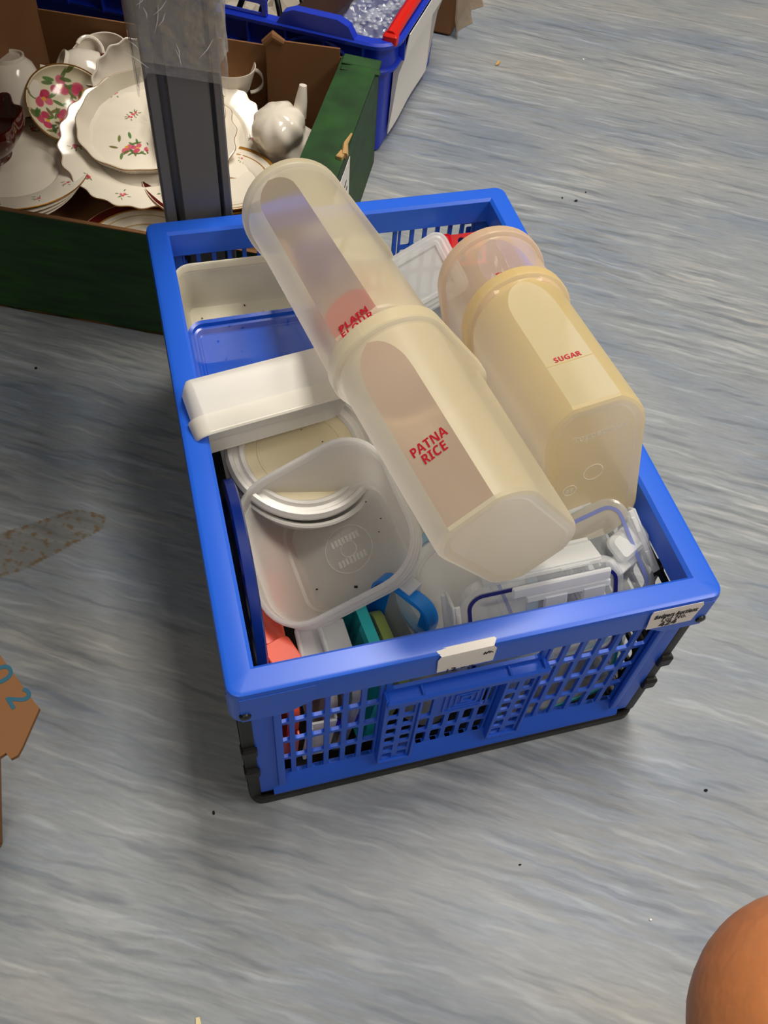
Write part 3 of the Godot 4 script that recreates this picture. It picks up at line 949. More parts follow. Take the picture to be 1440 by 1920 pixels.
	mb.box(Vector3(0.010, 0.008, 0.014), Vector3(0.014, 0.005, -0.004), Basis(Vector3.UP, 0.5), 0.002)
	part(o, "lid_panel", mb, M.red, 30.0)
	var pl := Transform3D(rows(Vector3(-0.8241, -0.5601, -0.0844), Vector3(-0.5416, 0.8229, -0.1719), Vector3(0.1658, -0.096, -0.9815)), Vector3(0.0062, 0.2390, 0.0254))
	o = thing("oval_red_lid", "small oval red lid inside the PLAIN FLOUR canister, showing pink through its wall", "lid", pl * Transform3D(Basis(Vector3.RIGHT, 0.08), Vector3(0.002, 0.068, 0.032)))
	mb = MB.new()
	mb.rr(0.020, 0.026, 0.019, v2([-0.003, -0.003, 0, -0.001, 0, 0.002, -0.002, 0.003]), Transform3D(), true, true, 8)
	part(o, "lid_panel", mb, M.red, 30.0)

	# deeper layer that carries the rest and shows between and through the slots
	for q in [["frosted box low in the middle of the crate, under the PATNA RICE canister", 0.062, 0.075, 0.085, Vector3(0.062, 0.014, 0.000), 0.05], ["frosted box low at the back left, under the cream tub", 0.055, 0.080, 0.120, Vector3(-0.092, 0.014, -0.130), 0.0], ["frosted box low at the back right, under the red clip lid", 0.050, 0.055, 0.100, Vector3(0.090, 0.014, -0.150), 0.1]]:
		o = thing("storage_box", q[0], "container", Transform3D(Basis(Vector3.UP, q[5]), q[4]))
		part(o, "body", tub_shape(q[1], q[2], 0.014, q[3], 0.006, 0.002), M.frost, 30.0)
		mb = MB.new()
		mb.rr(q[1] + 0.003, q[2] + 0.003, 0.015, v2([-0.014, 0.0, -0.012, 0.004, -0.003, 0.004, 0, 0.002, 0, -0.006, -0.0015, -0.006]), Transform3D(Basis(), Vector3(0, q[3] + 0.003, 0)), true, false, 6)
		part(o, "lid_panel", mb, M.clip, 30.0)
	o = thing("blue_latch", "violet blue plastic latch lying at the bottom behind the front slots", "clip", Transform3D(Basis(Vector3.UP, 0.3), Vector3(-0.088, 0.060, 0.207)))
	mb = MB.new()
	mb.tube([Vector3(-0.016, -0.008, 0), Vector3(-0.014, 0.004, 0.0), Vector3(-0.004, -0.004, 0.004), Vector3(0.006, -0.002, 0.003), Vector3(0.016, 0.006, 0)], [0.004, 0.0055, 0.006, 0.005, 0.004], 8)
	part(o, "body", mb, mat(Color(0.16, 0.17, 0.80), 0.35))
	o = thing("sky_blue_pot", "sky blue pot low behind the front slots on the right", "container", Transform3D(Basis(Vector3.FORWARD, 0.5), Vector3(0.068, 0.050, 0.180)))
	mb = MB.new()
	mb.lathe(v2([0.0005, -0.03, 0.022, -0.03, 0.027, -0.024, 0.030, 0.02, 0.032, 0.022, 0.0005, 0.024]), 32)
	part(o, "body", mb, mat(Color(0.15, 0.55, 0.85), 0.3), 30.0)
	o = thing("clear_beaker", "clear beaker low behind the front slots, left of the middle", "container", Transform3D(Basis(Vector3.FORWARD, 0.2), Vector3(-0.010, 0.048, 0.192)))
	mb = MB.new()
	mb.lathe(v2([0.0005, -0.03, 0.018, -0.03, 0.024, -0.024, 0.026, 0.03]), 28)
	part(o, "body", mb, M.frost, 30.0)
	lid("clip_lid", "clear lid with a turquoise seal standing low behind the right front slots", 0.060, 0.050, 0.014, Transform3D(facing(Vector3(0.1, 0.1, 1.0), Vector3(1, 0.1, 0)), Vector3(0.092, 0.068, 0.216)), M.clear, M.teal, [], "")

func circle(c: Vector3, r: float, axis: Vector3, n: int) -> Array:
	var B := facing(axis, Vector3.RIGHT)
	var o := []
	for i in n:
		o.push_back(c + (B.x * cos(TAU * i / n) + B.z * sin(TAU * i / n)) * r)
	return o

# ---------------------------------------------------------------- cardboard box of crockery
const A1 := Vector3(0.905, 0, 0.425)      # along the front of the green box
const A2 := Vector3(0.425, 0, -0.905)     # from front to back
var BOXO := Vector3(0.155, 0, -0.633)     # back right outer corner, on the floor

func wall_slab(mb: MB, a: Vector3, b: Vector3, h0: float, h1: float, th: Vector3, jag := 0.0) -> void:
	# upright sheet from a to b, thickness vector th, with a slightly ragged lower edge
	var n := 24
	var l0 := []
	for i in n + 1:
		var p := a.lerp(b, float(i) / n)
		var y := h0 + jag * absf(sin(i * 2.7) * sin(i * 1.1))
		l0.push_back(PackedVector3Array([p + Vector3(0, y, 0), p + th + Vector3(0, y, 0), p + th + Vector3(0, h1, 0), p + Vector3(0, h1, 0)]))
	mb.loft(l0)

func build_green_box() -> void:
	var o := thing("crockery_box", "green painted cardboard box with brown inside, holding floral crockery", "box")
	var H := 0.147
	var br := BOXO
	var fr := BOXO - A2 * 0.415
	var bl := BOXO - A1 * 0.470
	var fl := bl - A2 * 0.415
	var mb := MB.new()
	wall_slab(mb, fl, fr, 0.0, H - 0.004, A2 * 0.003, 0.003)
	part(o, "front_wall", mb, M.green, 20.0)
	mb = MB.new()
	wall_slab(mb, fl + A2 * 0.0031 + A1 * 0.004, fr + A2 * 0.0031 - A1 * 0.05, 0.004, H - 0.0035, A2 * 0.0015)
	wall_slab(mb, fl + Vector3(0, 0, 0), fr - A1 * 0.05, H - 0.0039, H - 0.0025, A2 * 0.0045)
	part(o, "front_lining", mb, M.card, 20.0)
	# right wall: folded over, hollow and thick, with a green top
	mb = MB.new()
	wall_slab(mb, fr, br, 0.0, H, -A1 * 0.003)
	part(o, "right_wall", mb, M.green, 20.0)
	mb = MB.new()
	var top := []
	for i in 13:
		var p := fr.lerp(br, i / 12.0)
		var d := 0.0008 * sin(i * 1.9)
		top.push_back(PackedVector3Array([p + Vector3(0, H - 0.003, 0), p + Vector3(0, H, 0), p - A1 * 0.020 + Vector3(0, H + 0.001 + d, 0), p - A1 * 0.050 + Vector3(0, H - 0.001 - d, 0), p - A1 * 0.052 + Vector3(0, H - 0.006, 0), p - A1 * 0.052 + Vector3(0, 0.006, 0), p - A1 * 0.0505 + Vector3(0, 0.006, 0), p - A1 * 0.0500 + Vector3(0, H - 0.004, 0)]))
	mb.loft(top)
	part(o, "right_fold", mb, M.green, 25.0)
	mb = MB.new()
	mb.box(Vector3(0.010, 0.006, 0.052), br - A2 * 0.030 - A1 * 0.020 + Vector3(0, H - 0.001, 0), facing(Vector3.UP, A2), 0.002)
	mb.box(Vector3(0.020, 0.003, 0.050), br - A2 * 0.012 - A1 * 0.022 + Vector3(0, H + 0.001, 0), facing(Vector3(0, 1, 0.1), A2), 0.001)
	part(o, "corner_flap", mb, M.green, 30.0)
	# torn edge showing bare card
	mb = MB.new()
	var tp := br - A2 * 0.225
	mb.tube([tp + Vector3(0, H + 0.002, 0), tp + A2 * 0.02 - A1 * 0.003 + Vector3(0, H + 0.005, 0), tp + A2 * 0.045 - A1 * 0.001 + Vector3(0, H + 0.003, 0)], [0.0045, 0.003, 0.0012], 6)
	mb.box(Vector3(0.014, 0.006, 0.008), tp - A1 * 0.004 + Vector3(0, H + 0.002, 0), Basis(Vector3.UP, 0.9), 0.001)
	part(o, "torn_edge", mb, M.torn, 30.0)
	mb = MB.new()
	wall_slab(mb, br - A2 * 0.285 + A1 * 0.0006, br - A2 * 0.195 + A1 * 0.0006, 0.035, 0.130, A1 * 0.0004)
	var lab := part(o, "paper_label", mb, M.paper, 20.0, "white paper label on the green end")
	mb = MB.new()
	for i in 6:
		mb.box(Vector3(0.008 + 0.006 * (i % 3), 0.003, 0.0004), br - A2 * (0.215 + 0.009 * (i % 4)) + A1 * 0.0012 + Vector3(0, 0.052 + i * 0.011, 0), facing(Vector3.UP, A2) * Basis(Vector3.BACK, 0.25), 0.0001)
	part(lab, "pen_marks", mb, M.pen)
	mb = MB.new()
	wall_slab(mb, bl, br, 0.0, H - 0.002, -A2 * 0.003)
	part(o, "back_wall", mb, M.card, 20.0)
	mb = MB.new()      # loose inner flap at the back right, its corner curled up
	wall_slab(mb, br - A1 * 0.150 - A2 * 0.010, br - A1 * 0.052 - A2 * 0.006, 0.004, H + 0.012, -A2 * 0.003)
	mb.tube([br - A1 * 0.152 - A2 * 0.012 + Vector3(0, H + 0.006, 0), br - A1 * 0.140 - A2 * 0.012 + Vector3(0, H + 0.018, 0), br - A1 * 0.126 - A2 * 0.011 + Vector3(0, H + 0.010, 0)], [0.005, 0.006, 0.004], 8)
	part(o, "inner_flap", mb, M.card, 25.0)
	mb = MB.new()
	wall_slab(mb, fl, bl, 0.0, H + 0.16, A1 * 0.003)
	part(o, "left_wall", mb, M.card, 20.0)
	mb = MB.new()
	mb.loft([PackedVector3Array([fl + Vector3(0, 0.004, 0), fr + Vector3(0, 0.004, 0), br + Vector3(0, 0.004, 0), bl + Vector3(0, 0.004, 0)]), PackedVector3Array([fl + Vector3(0, 0.001, 0), fr + Vector3(0, 0.001, 0), br + Vector3(0, 0.001, 0), bl + Vector3(0, 0.001, 0)])])
	part(o, "floor_panel", mb, M.card, 20.0)

func plate_profile(r: float, h: float, well := 0.62, th := 0.0028) -> Array:
	return v2([0.0005, th, r * well * 0.97, th, r * well * 1.05, th + h * 0.35, r * 0.985, th + h, r, th + h - 0.0006, r, th + h - 0.0018, r * well * 1.10, h * 0.28, r * well, 0, r * well * 0.9, 0, r * well * 0.86, 0.0012, 0.0005, 0.0012])

func bowl_profile(r: float, h: float, foot := 0.45, th := 0.0022) -> Array:
	var o := v2([0.0005, th + 0.003])
	for i in range(1, 9):
		var w := i / 8.0 * PI / 2
		o.push_back(Vector2(maxf(0.002, (r - th) * sin(w)), 0.003 + th + (h - th - 0.003) * (1.0 - cos(w))))
	o.push_back(Vector2(r - th * 0.5, h + 0.0006))
	o.push_back(Vector2(r, h))
	for i in range(7, 0, -1):
		var w := i / 8.0 * PI / 2
		if r * sin(w) > r * foot:
			o.push_back(Vector2(r * sin(w), 0.003 + (h - 0.003) * (1.0 - cos(w))))
	o.append_array(v2([r * foot, 0.003, r * foot, 0, r * foot * 0.86, 0, r * foot * 0.82, 0.002, 0.0005, 0.002]))
	return o

func plate(called: String, label: String, cat: String, r: float, h: float, xf: Transform3D, m: Material, sx := 1.0, sz := 1.0, flutes := 0, amp := 0.0, group := "", well := 0.62, gilt := true) -> Node3D:
	var o := thing(called, label, cat, xf, group)
	var mb := MB.new()
	mb.lathe(plate_profile(r, h, well), flutes * 8 if flutes else 56, Transform3D(), sx, sz, flutes, amp, false, 0.6)
	part(o, "body", mb, m, 35.0)
	if gilt:
		mb = MB.new()
		var loops := []
		var n := flutes * 8 if flutes else 56
		for q in v2([0.998, 0.0, 1.004, -0.0008, 1.002, -0.0018, 0.996, -0.0008]):
			var L := PackedVector3Array()
			for j in n:
				var w := TAU * j / n
				var k: float = q.x * (1.0 + amp * cos(flutes * w)) if flutes else q.x
				L.push_back(Vector3(r * k * cos(w) * sx, 0.0028 + h + q.y + (amp * 0.35 * r * cos(flutes * w) if flutes else 0.0), r * k * sin(w) * sz))
			loops.push_back(L)
		mb.loft(loops, false, false, true)
		part(o, "gilt_edge", mb, M.gold, 35.0)
	return o

func cup(label: String, r: float, h: float, xf: Transform3D, m: Material, band: Material, handle := true, group := "") -> Node3D:
	var o := thing("tea_cup", label, "cup", xf, group)
	var mb := MB.new()
	mb.lathe(v2([0.0005, 0.006, r * 0.45, 0.006, r * 0.66, 0.014, r * 0.82, h * 0.5, r * 0.97, h, r, h + 0.0004, r * 1.01, h - 0.0006, r * 0.87, h * 0.5, r * 0.70, 0.012, r * 0.52, 0.005, r * 0.52, 0.0, r * 0.46, 0.0, r * 0.44, 0.003, 0.0005, 0.003]), 44)
	part(o, "body", mb, m, 35.0)
	if band:
		mb = MB.new()
		mb.lathe(v2([r * 0.915, h * 0.70, r * 1.004, h - 0.002, r * 1.014, h - 0.002, r * 0.935, h * 0.68]), 44, Transform3D(), 1, 1, 0, 0, true)
		part(o, "band", mb, band, 35.0)
	if handle:
		mb = MB.new()
		var path := []
		for i in 11:
			var w := lerpf(1.35, -1.45, i / 10.0)
			path.push_back(Vector3(r * 0.84 + 0.019 * cos(w), h * 0.56 + h * 0.30 * sin(w), 0))
		mb.tube(path, 0.0026, 8)
		part(o, "handle", mb, m, 40.0)
	return o

func build_crockery() -> void:
	var white := mat(Color(0.90, 0.87, 0.82), 0.12)
	var maroon := mat(Color(0.30, 0.045, 0.05), 0.2)
	var base := Color(0.90, 0.87, 0.81)
	var bouquet := glazed(china(base, [], [[0.27, 0.62, 0.09], [0.34, 0.66, 0.07], [0.40, 0.70, 0.04], [0.42, 0.33, 0.035], [0.39, 0.35, 0.03], [0.70, 0.52, 0.05]]))
	var edge := []
	for i in 11:
		var w := TAU * i / 11
		edge.push_back([0.5 + 0.41 * cos(w), 0.5 + 0.41 * sin(w), 0.03])
	var sprays := glazed(china(base, [], edge))
	var small := []
	for i in 9:
		var w := TAU * i / 9 + 0.2
		small.push_back([0.5 + 0.36 * cos(w), 0.5 + 0.36 * sin(w), 0.032])
	small.append_array([[0.5, 0.5, 0.03], [0.62, 0.42, 0.03]])
	var rosebuds := glazed(china(base, [], small, Color(0.70, 0.14, 0.26)))
	var red_band := glazed(china(base, [[0.86, 0.985, Color(0.32, 0.05, 0.055)], [0.835, 0.86, Color(0.70, 0.52, 0.24)], [0.74, 0.755, Color(0.74, 0.64, 0.42)], [0.60, 0.615, Color(0.72, 0.62, 0.42)]], []))
	var gold_band := glazed(china(base, [[0.93, 1.0, Color(0.62, 0.44, 0.18)], [0.80, 0.82, Color(0.62, 0.44, 0.18)]], []))
	var bigrose := []
	for i in 7:
		var w := TAU * i / 7
		bigrose.push_back([0.5 + 0.31 * cos(w), 0.5 + 0.31 * sin(w), 0.19])
	bigrose.append_array([[0.5, 0.5, 0.16], [0.62, 0.38, 0.12], [0.38, 0.6, 0.12]])
	var roses := glazed(china(Color(0.86, 0.83, 0.72), [], bigrose, Color(0.68, 0.10, 0.26)))
	# flat layer
	plate("dinner_plate", "white plate with a maroon band lying flat at the front of the green box", "plate", 0.085, 0.010, Transform3D(Basis(Vector3.RIGHT, 0.05), Vector3(-0.185, 0.008, -0.475)), red_band)
	plate("dinner_plate", "maroon banded white plate at the right, below the fluted rosebud plate", "plate", 0.095, 0.012, Transform3D(Basis(Vector3.BACK, -0.10), Vector3(-0.080, 0.030, -0.560)), red_band)
	for k in 3:
		plate("saucer", ["gold edged saucer at the bottom of the small stack beside the post", "gold edged saucer in the middle of the small stack beside the post", "gold edged saucer at the top of the small stack beside the post"][k], "saucer", 0.070, 0.010, Transform3D(Basis(Vector3.BACK, -0.10 + 0.04 * k), Vector3(-0.080 + 0.004 * k, 0.042 + k * 0.006, -0.535)), gold_band, 1, 1, 0, 0, "gold edged saucers")
	# fluted pieces leaning up in the middle
	var lean := Basis(Vector3.RIGHT, 0.42)
	plate("serving_plate", "large fluted oval plate with flower sprays on its rim, under the smaller oval dish", "plate", 0.112, 0.016, Transform3D(lean * Basis(Vector3.UP, 0.25), Vector3(-0.155, 0.072, -0.606)), sprays, 1.0, 0.86, 22, 0.018)
	plate("oval_dish", "oval scalloped dish painted with a flower bouquet, on the large fluted plate", "dish", 0.096, 0.020, Transform3D(lean * Basis(Vector3.RIGHT, 0.06) * Basis(Vector3.UP, 0.25), Vector3(-0.147, 0.087, -0.625)), bouquet, 1.0, 0.72, 14, 0.012, "", 0.86)
	plate("fluted_plate", "fluted round plate scattered with rosebuds, right of the black post", "plate", 0.075, 0.010, Transform3D(Basis(Vector3.RIGHT, 0.45) * Basis(Vector3.BACK, -0.30), Vector3(-0.075, 0.082, -0.612)), rosebuds, 1, 1, 24, 0.022)
	plate("gilt_plate", "gold lustre plate just under the fluted rosebud plate", "plate", 0.068, 0.012, Transform3D(Basis(Vector3.RIGHT, 0.45) * Basis(Vector3.BACK, -0.30), Vector3(-0.071, 0.0705, -0.612)), M.gold, 1, 1, 0, 0, "", 0.6, false)
	var o: Node3D
	var mb: MB
	o = thing("fluted_bowl", "white fluted bowl with grey scrolls standing on edge behind the oval dish", "bowl", Transform3D(Basis(Vector3.RIGHT, 1.0), Vector3(-0.150, 0.085, -0.705)))
	mb = MB.new()
	mb.lathe(bowl_profile(0.066, 0.030), 144, Transform3D(), 1, 1, 18, 0.022, false, 0.5)
	part(o, "body", mb, white, 35.0)
	# stack at the left
	for k in 4:
		plate("side_plate", "%s plate of the stack of four at the left of the green box" % ["lowest", "second lowest", "third lowest", "topmost flower printed"][k], "plate", 0.100, 0.012, Transform3D(Basis(Vector3.BACK, -0.03 * k), Vector3(-0.345 + 0.004 * k, 0.040 + k * 0.0075, -0.595)), sprays if k == 3 else glazed_plain(base), 1, 1, 0, 0, "stack of four plates", 0.62, k == 3)
	o = thing("ruby_dish", "dark ruby red glass dish with petal edge on the left stack of plates", "dish", Transform3D(Basis(Vector3.BACK, 0.15), Vector3(-0.345, 0.086, -0.590)))
	mb = MB.new()
	mb.lathe(bowl_profile(0.055, 0.050), 64, Transform3D(), 1, 1, 8, 0.07, false, 0.3)
	part(o, "body", mb, M.ruby, 35.0)
	# bowl with large roses
	o = thing("rose_bowl", "bowl printed with big pink roses and green leaves, left of the oval dish", "bowl", Transform3D(Basis(Vector3.RIGHT, 0.55) * Basis(Vector3.BACK, -0.25), Vector3(-0.252, 0.075, -0.690)))
	mb = MB.new()
	mb.lathe(bowl_profile(0.054, 0.026, 0.5), 48)
	part(o, "body", mb, roses, 35.0)
	mb = MB.new()
	mb.tube(circle(Vector3(0, 0.0265, 0), 0.054, Vector3.UP, 48), 0.0009, 5, true)
	part(o, "gilt_edge", mb, M.gold)
	# cups at the back
	cup("white cup standing upside down in the back left of the green box", 0.042, 0.062, Transform3D(Basis(Vector3.RIGHT, PI - 0.15), Vector3(-0.312, 0.140, -0.725)), white, null, true)
	cup("white cup with a maroon band lying tipped over beside the upside down cup", 0.040, 0.060, Transform3D(Basis(Vector3.BACK, -2.15) * Basis(Vector3.UP, 2.4), Vector3(-0.252, 0.110, -0.750)), white, maroon, true)
	cup("maroon banded tea cup standing tilted behind the fluted bowl", 0.043, 0.058, Transform3D(Basis(Vector3.BACK, 0.25) * Basis(Vector3.RIGHT, 0.3), Vector3(-0.186, 0.062, -0.765)), white, maroon, false)
	cup("plain white tea cup with its handle to the right, behind the rosebud plate", 0.040, 0.055, Transform3D(Basis(Vector3.BACK, -0.12), Vector3(-0.045, 0.070, -0.700)), white, null, true)
	# lobed jug lying at the right
	o = thing("white_jug", "white lobed china pot with a spout, at the right inside the green box", "jug", Transform3D(Basis(Vector3.BACK, 0.30) * Basis(Vector3.RIGHT, 0.15), Vector3(0.030, 0.030, -0.600)))
	mb = MB.new()
	mb.lathe(v2([0.0005, 0.0, 0.032, 0.0, 0.040, 0.004, 0.043, 0.020, 0.040, 0.038, 0.033, 0.050, 0.0315, 0.054, 0.034, 0.060, 0.035, 0.068, 0.031, 0.080, 0.022, 0.088, 0.010, 0.091, 0.0005, 0.0915]), 96, Transform3D(), 1, 1, 8, 0.05, false, 0.2)
	part(o, "body", mb, white, 50.0)
	mb = MB.new()
	mb.tube([Vector3(0.030, 0.062, -0.010), Vector3(0.040, 0.082, -0.014), Vector3(0.048, 0.098, -0.018)], [0.010, 0.008, 0.005], 10)
	part(o, "spout", mb, white)
	mb = MB.new()
	var gl := glazed(china(base, [], [[0.5, 0.5, 0.16]], Color(0.2, 0.4, 0.5)))
	for i in 5:
		mb.rr(0.008, 0.003, 0.002, v2([0, -0.0003, -0.001, 0.0004]), Transform3D(Basis(Vector3.UP, i * 0.7), Vector3(-0.030 + 0.004 * i, 0.012 + i * 0.003, 0.0305 + 0.002 * i)), true, true, 3)
	part(o, "printed_leaf", mb, mat(Color(0.18, 0.33, 0.36), 0.3))

func glazed_plain(c: Color) -> StandardMaterial3D:
	return mat(c, 0.12)

# ---------------------------------------------------------------- rack post, wrap, euro crate, other boxes
func build_rack() -> void:
	var o := thing("storage_rack", "dark grey metal rack upright standing between the blue crate and the green box", "rack")
	var prof := v2([-0.0320, 0.010, -0.0320, -0.013, -0.0300, -0.0155, -0.0225, -0.0155, -0.0215, -0.013, -0.0215, -0.006, -0.0150, -0.006, -0.0150, -0.013, -0.0135, -0.0155, 0.0190, -0.0155, 0.0205, -0.0135, 0.0205, -0.006, 0.0235, -0.006, 0.0235, -0.0135, 0.0245, -0.0155, 0.0300, -0.0155, 0.0315, -0.0135, 0.0315, 0.010])
	var spots := [Vector3(-0.1255, 0, -0.268), Vector3(-1.75, 0, -0.268), Vector3(-0.1255, 0, -1.45), Vector3(-1.75, 0, -1.45)]
	for s in spots:
		var mb := MB.new()
		var loops := []
		for y in [0.0, 0.6, 1.2, 2.0]:
			var L := PackedVector3Array()
			for p in prof:
				L.push_back(s + Vector3(p.x, y, -p.y))
			loops.push_back(L)
		mb.loft(loops, false, false)
		part(o, "post", mb, M.steel, 30.0)
	for y in [0.58, 1.30]:
		var mb := MB.new()
		mb.box(Vector3(1.72, 0.03, 1.40), Vector3(-0.95, y, -0.80), Basis(), 0.004)
		part(o, "shelf", mb, M.shelf)
	# stretch film wound round the upright
	o = thing("stretch_film", "crumpled clear stretch film wound round the top of the dark rack upright", "film", Transform3D(Basis(), Vector3(-0.1255, 0, -0.268)))
	var nz := FastNoiseLite.new(); nz.seed = 21; nz.frequency = 1.0; nz.fractal_octaves = 3
	for layer in 2:
		var mb := MB.new()
		var loops := []
		var rows_ := 40
		for i in rows_:
			var y := lerpf(0.352 + 0.012 * layer, 0.72, i / (rows_ - 1.0))
			var L := MB.ring(0.0365 + 0.0015 * layer, 0.0195 + 0.0015 * layer, 0.009, 10)
			var low := 1.0 if i > 1 else 0.0
			for j in L.size():
				var d := L[j].normalized()
				var q := nz.get_noise_3d(L[j].x * 90 + layer * 9, y * 55, L[j].z * 90)
				var e := nz.get_noise_2d(L[j].x * 40 + layer * 30, L[j].z * 40)
				L[j] = L[j] + d * (0.0022 * q + 0.0010) + Vector3(0, y + (e * 0.034 if i < 3 else 0.0) * (1.0 - i / 3.0), 0)
			loops.push_back(L)
		mb.loft(loops, false, false)
		part(o, "film_layer", mb, M.wrap, 20.0)
	var st := MB.new()
	for i in 60:
		var y := rng.randf_range(0.365, 0.62)
		var x := rng.randf_range(-0.033, 0.033)
		var w := rng.randf_range(-0.9, 0.9)
		var l := rng.randf_range(0.006, 0.022)
		st.tube([Vector3(x, y, 0.0222), Vector3(x + sin(w) * l * 0.5 + 0.001, y + cos(w) * l * 0.5, 0.0230), Vector3(x + sin(w) * l, y + cos(w) * l, 0.0222)], [0.0001, 0.00045, 0.0001], 5)
	tag(part(o, "film_creases", st, clear(Color(0.95, 0.95, 0.95), 0.5, 0.2)), "", "", "", "stuff")

func build_euro_crate() -> void:
	var E1 := Vector3(0.842, 0, 0.540)
	var E2 := Vector3(0.540, 0, -0.842)
	var B := Basis(E1, Vector3.UP, -E2)      # local x along the near side, z towards the camera
	var o := thing("stacking_crate", "blue plastic stacking crate with a red handle bar, behind the green box", "crate", Transform3D(B, Vector3(0.166, 0, -0.640) - E1 * 0.30 + E2 * 0.15))
	# local: x -0.30 .. 0.30, z -0.20 .. 0.20 (near side at +0.20)
	var H := 0.168
	var mb := MB.new()
	mb.rr(0.292, 0.142, 0.014, v2([-0.006, 0.004, -0.006, 0.0, 0.0, 0.003, 0.004, 0.118, 0.006, 0.120, 0.017, 0.124, 0.018, 0.128, 0.013, 0.131, 0.011, 0.150, 0.012, 0.157, 0.023, 0.160, 0.024, H - 0.003, 0.021, H, 0.007, H, 0.005, H - 0.004, 0.001, 0.020, -0.004, 0.006]), Transform3D(), true, true, 6)
	for x in range(-5, 6):
		for s in [-1, 1]:
			mb.box(Vector3(0.003, 0.034, 0.010), Vector3(x * 0.054, 0.143, s * 0.158), Basis(), 0.0008)
	for z in range(-2, 3):
		for s in [-1, 1]:
			mb.box(Vector3(0.010, 0.034, 0.003), Vector3(s * 0.308, 0.143, z * 0.054), Basis(), 0.0008)
	part(o, "body", mb, M.euro, 35.0)
	mb = MB.new()
	for s in [1, -1]:      # humped grips on the long rims
		mb = MB.new()
		var a := PackedVector3Array(); var b := PackedVector3Array()
		for p in v2([-0.055, 0.0, -0.045, 0.016, -0.030, 0.022, 0.030, 0.022, 0.045, 0.016, 0.055, 0.0]):
			a.push_back(Vector3(0.205 + p.x, H - 0.002 + p.y, s * 0.164)); b.push_back(Vector3(0.205 + p.x, H - 0.002 + p.y, s * 0.150))
		mb.loft([a, b])
		var arc := []
		for i in 13:
			var w := PI * i / 12
			arc.push_back(Vector3(0.205 + 0.052 * cos(w), 0.120 + 0.036 * sin(w), s * 0.159))
		part(o, "grip", mb, M.euro, 30.0)
		mb = MB.new()
		mb.tube(arc, 0.003, 6)
		part(o, "grip_rib", mb, M.euro, 30.0)
		for x in [0.085, -0.13]:
			mb = MB.new()
			mb.grid([-0.05, 0.05], [0.0, 0.026], 0.012, 0.005, 0.006, Transform3D(Basis(), Vector3(x, H - 0.004, s * 0.157)))
			part(o, "slotted_grip", mb, M.euro, 30.0)
	mb = MB.new()
	mb.tube([Vector3(0.302, H + 0.004, 0.145), Vector3(0.303, H + 0.008, 0.10), Vector3(0.303, H + 0.008, -0.08), Vector3(0.302, H + 0.004, -0.125)], [0.0085, 0.0085, 0.0085, 0.0085], 10)
	mb.box(Vector3(0.020, 0.016, 0.014), Vector3(0.302, H + 0.001, 0.143), Basis(), 0.003)
	part(o, "handle_bar", mb, M.red_bar, 35.0, "red handle bar")
	mb = MB.new()
	mb.box(Vector3(0.004, 0.024, 0.016), Vector3(0.305, H + 0.010, 0.000), Basis(Vector3.BACK, 0.3), 0.001)
	mb.box(Vector3(0.024, 0.003, 0.017), Vector3(0.301, H + 0.0205, 0.000), Basis(Vector3.BACK, 0.1), 0.001)
	part(o, "bar_tag", mb, M.paper, 35.0)
	mb = MB.new()
	var la := []
	for i in 9:
		var z := lerpf(0.105, -0.09, i / 8.0)
		la.push_back(PackedVector3Array([Vector3(0.2955 + 0.001 * sin(i), 0.012, z), Vector3(0.2985, 0.118, z), Vector3(0.312, 0.1265, z), Vector3(0.3165, 0.160, z), Vector3(0.3172, 0.160, z), Vector3(0.313, 0.1265, z), Vector3(0.2995, 0.117, z), Vector3(0.2963 + 0.001 * sin(i), 0.012, z)]))
	mb.loft(la)
	part(o, "paper_label", mb, M.paper, 25.0, "white paper label on the end")
	# bubble wrap inside, on its right
	var w := thing("bubble_wrap", "crumpled bubble wrap filling the right of the blue stacking crate", "bubble wrap", Transform3D(B, Vector3(0.166, 0, -0.640) - E1 * 0.30 + E2 * 0.15))
	var nz := FastNoiseLite.new(); nz.seed = 31; nz.frequency = 1.0; nz.fractal_octaves = 3
	mb = MB.new()
	var nx := 24
	var nzz := 60
	for j in nzz + 1:
		for i in nx + 1:
			var x := lerpf(0.185, 0.285, float(i) / nx)
			var z := lerpf(0.130, -0.130, float(j) / nzz)
			mb.add(Vector3(x, 0.125 + 0.035 * nz.get_noise_2d(x * 9, z * 9) + 0.012 * nz.get_noise_2d(x * 30, z * 30) + 0.018 * (x - 0.185) / 0.1, z), Vector2(x, z))
	for j in nzz:
		for i in nx:
			var a := j * (nx + 1) + i
			mb.tri(a, a + nx + 2, a + 1); mb.tri(a, a + nx + 1, a + nx + 2)
	part(w, "sheet", mb, M.bubble, 40.0)
	var bb := MB.new()
	for j in range(0, nzz, 2):
		for i in range(0, nx, 2):
			var c: Vector3 = mb.v[j * (nx + 1) + i]
			if rng.randf() < 0.12: continue
			bb.lathe(v2([0.0036, 0.0, 0.0030, 0.0010, 0.0018, 0.0015, 0.0003, 0.0016]), 8, Transform3D(Basis(), c + Vector3((j / 2 % 2) * 0.004, 0, 0)))
	tag(part(w, "bubbles", bb, M.bubble, 50.0), "", "", "", "stuff")
	o = thing("brown_board", "dark brown flat object under the bubble wrap in the stacking crate", "board", Transform3D(B * Basis(Vector3.FORWARD, 0.18) * Basis(Vector3.RIGHT, -0.15), Vector3(0.166, 0.135, -0.640) - E1 * 0.130 + E2 * 0.120))
	mb = MB.new()
	mb.box(Vector3(0.05, 0.02, 0.18), Vector3.ZERO, Basis(), 0.004)
	part(o, "body", mb, M.brown)
	o = thing("black_wire_stand", "black bent wire stand with curled end in the blue stacking crate", "wire stand", Transform3D(B, Vector3(0.166, 0, -0.640) - E1 * 0.205 + E2 * 0.075))
	mb = MB.new()
